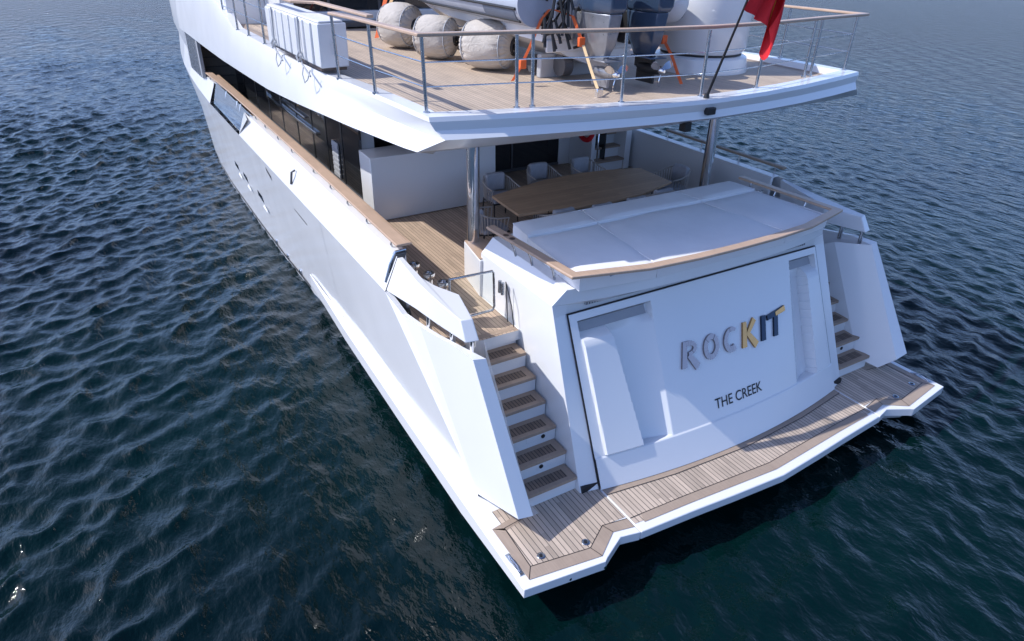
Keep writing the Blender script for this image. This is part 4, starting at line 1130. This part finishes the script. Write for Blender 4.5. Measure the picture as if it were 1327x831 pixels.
# ================================================================ STRAPS
def strap(pts, w_, mt, name, label, group='orange lashing straps of the tender'):
    b = MB(); P = [Vector(p) for p in pts]
    rws_ = []
    S = Vector((.82, -.52, .15)).normalized()
    for p in P: rws_.append([p-S*w_/2, p+S*w_/2, p+S*w_/2+Vector((.004, .006, .002)), p-S*w_/2+Vector((.004, .006, .002))])
    b.loft(rws_, True, True)
    c = P[-1]
    root = empty(name, c, label, 'strap', group)
    b.build('webbing', mt, root, origin=c)
    q = P[0].lerp(P[-1], .55) if len(P) == 2 else P[len(P)//2]
    return root, c
def ratchet(root, c, p, mt=ORANGE):
    b = MB(); p = Vector(p); b.box(p-Vector((.05, .03, .06)), p+Vector((.05, .03, .06))); b.build('ratchet_buckle', mt, root, bevel=.01, origin=c)
r_, c_ = strap([(-1.20, 1.86, 6.02), (-1.34, 1.84, 5.90), (-1.50, 1.86, 5.55), (-1.62, 1.90, 5.28), (-1.72, 1.95, 5.09)], .045, ORANGE, 'lashing_strap', 'orange strap running down to the deck beside the largest fender')
ratchet(r_, c_, (-1.60, 1.88, 5.32))
r_, c_ = strap([(-1.16, 1.80, 6.02), (-.98, 1.60, 5.95), (-.95, 1.45, 5.72), (-.93, 1.38, 5.58)], .045, ORANGE, 'lashing_strap', 'orange strap with buckle hanging from the transom of the tender')
ratchet(r_, c_, (-.94, 1.42, 5.64))
r_, c_ = strap([(-.93, 1.38, 5.60), (-.98, 1.08, 5.30), (-1.05, .78, 5.07)], .04, YELLOW, 'lashing_strap', 'faded yellow strap stretched from the transom down to the deck eye')
ratchet(r_, c_, (-1.05, .79, 5.075), STEEL)
r_, c_ = strap([(.52, 1.85, 6.0), (.50, 1.45, 5.72), (.52, 1.15, 5.42), (.50, .85, 5.07)], .045, ORANGE, 'lashing_strap', 'orange strap on the starboard side of the tender, right of the black outboard')
ratchet(r_, c_, (.51, 1.35, 5.62))
r_, c_ = strap([(-.95, 8.0, 6.45), (-1.25, 7.75, 5.95), (-1.72, 7.35, 5.05)], .085, ORANGE, 'lashing_strap', 'long orange strap at the tender bow in front of the dark cabin doors')
ratchet(r_, c_, (-1.27, 7.70, 5.85))
r_, c_ = strap([(-.62, 8.0, 6.35), (-1.15, 7.8, 5.75), (-1.50, 7.7, 5.15)], .075, YELLOW, 'lashing_strap', 'crossing faded orange strap at the tender bow')

# ================================================================ CRANE
cn = empty('tender_crane', (2.05, 2.1, 5.05), 'large white round-based tender crane at the starboard end of the upper deck', 'crane')
o_ = (2.05, 2.1, 5.05)
b = MB(); b.lathe((2.05, 2.1, 5.02), [(0, .80), (.03, .80), (.22, .76), (.25, .70)], seg=40); b.build('crane_plinth', WHITE, cn, smooth=True, ang=30, origin=o_)
b = MB(); b.lathe((2.05, 2.1, 5.30), [(0, .66), (.04, .70), (.10, .73), (.95, .74), (1.15, .72), (1.25, .6)], seg=40); b.build('crane_housing', WHITE, cn, smooth=True, ang=30, origin=o_)
b = MB(); b.lathe((2.05, 2.1, 5.275), [(0, .67), (.03, .67)], seg=40); b.build('slewing_ring', BLACK, cn, smooth=True, origin=o_)
b = MB(); b.tube([(1.8, 2.2, 6.4), (1.2, 3.2, 6.75), (.3, 5.2, 6.95)], [.28, .24, .18], 20); b.build('crane_arm', WHITE, cn, smooth=True, ang=40, origin=o_)

# ================================================================ ENSIGN
en = empty('stern_ensign', (-.09, -.24, 5.13), 'red flag with a yellow emblem drooping from a slanted black staff at the stern', 'flag')
o_ = (-.09, -.24, 5.13)
s0 = Vector((-.09, -.24, 5.13)); s1 = Vector((-.09, -.76, 6.66))
b = MB(); b.tube([s0, s1], [.018, .012], 10); b.cyl(s0-Vector((0, 0, .01)), .04, .03, .06, 14); b.build('flag_staff', BLACK, en, smooth=True, origin=o_)
def flag():
    b = MB(); n, m_ = 40, 26; rr_ = []
    for i in range(n+1):
        u_ = i/n; row = []
        lo_ = interp(u_, [0, .5, .66, .72, .84, .92, 1], [6.20, 6.06, 5.98, 5.72, 5.60, 5.68, 5.98]); hi_ = interp(u_, [0, .5, 1], [6.64, 6.62, 6.50])
        xx = interp(u_, [0, .5, .66, .76, .86, .93, 1], [0, .34, .40, .46, .52, .49, .42])
        for j in range(m_+1):
            v = j/m_; z = lerp(hi_, lo_, v)
            hp = s0.lerp(s1, (z-s0.z)/(s1.z-s0.z)) if u_ == 0 else None
            ys_ = lerp(s0.y, s1.y, min(1, (lerp(6.64, 6.2, v)-s0.z)/(s1.z-s0.z)))
            row.append((s0.x+xx*(1-.12*v*(1-u_))+.018*math.sin(15*u_+4*v), ys_-.02+.10*u_*math.sin(17*u_+1.2*v)+.03*math.sin(8*u_+5*v)*u_, z))
        rr_.append([Vector(p) for p in row])
    b.loft(rr_)
    return b, rr_
fb_, FR = flag()
fo = fb_.build('flag_cloth', RED, en, smooth=True, ang=80, origin=o_, fix=False)
b = MB(); em = [[FR[i][j]+Vector((-.006, -.010, .002)) for j in range(12, 22)] for i in range(25, 29)]
b.loft(em); b.build('flag_emblem', GOLDF, fo, smooth=True, origin=o_, fix=False)
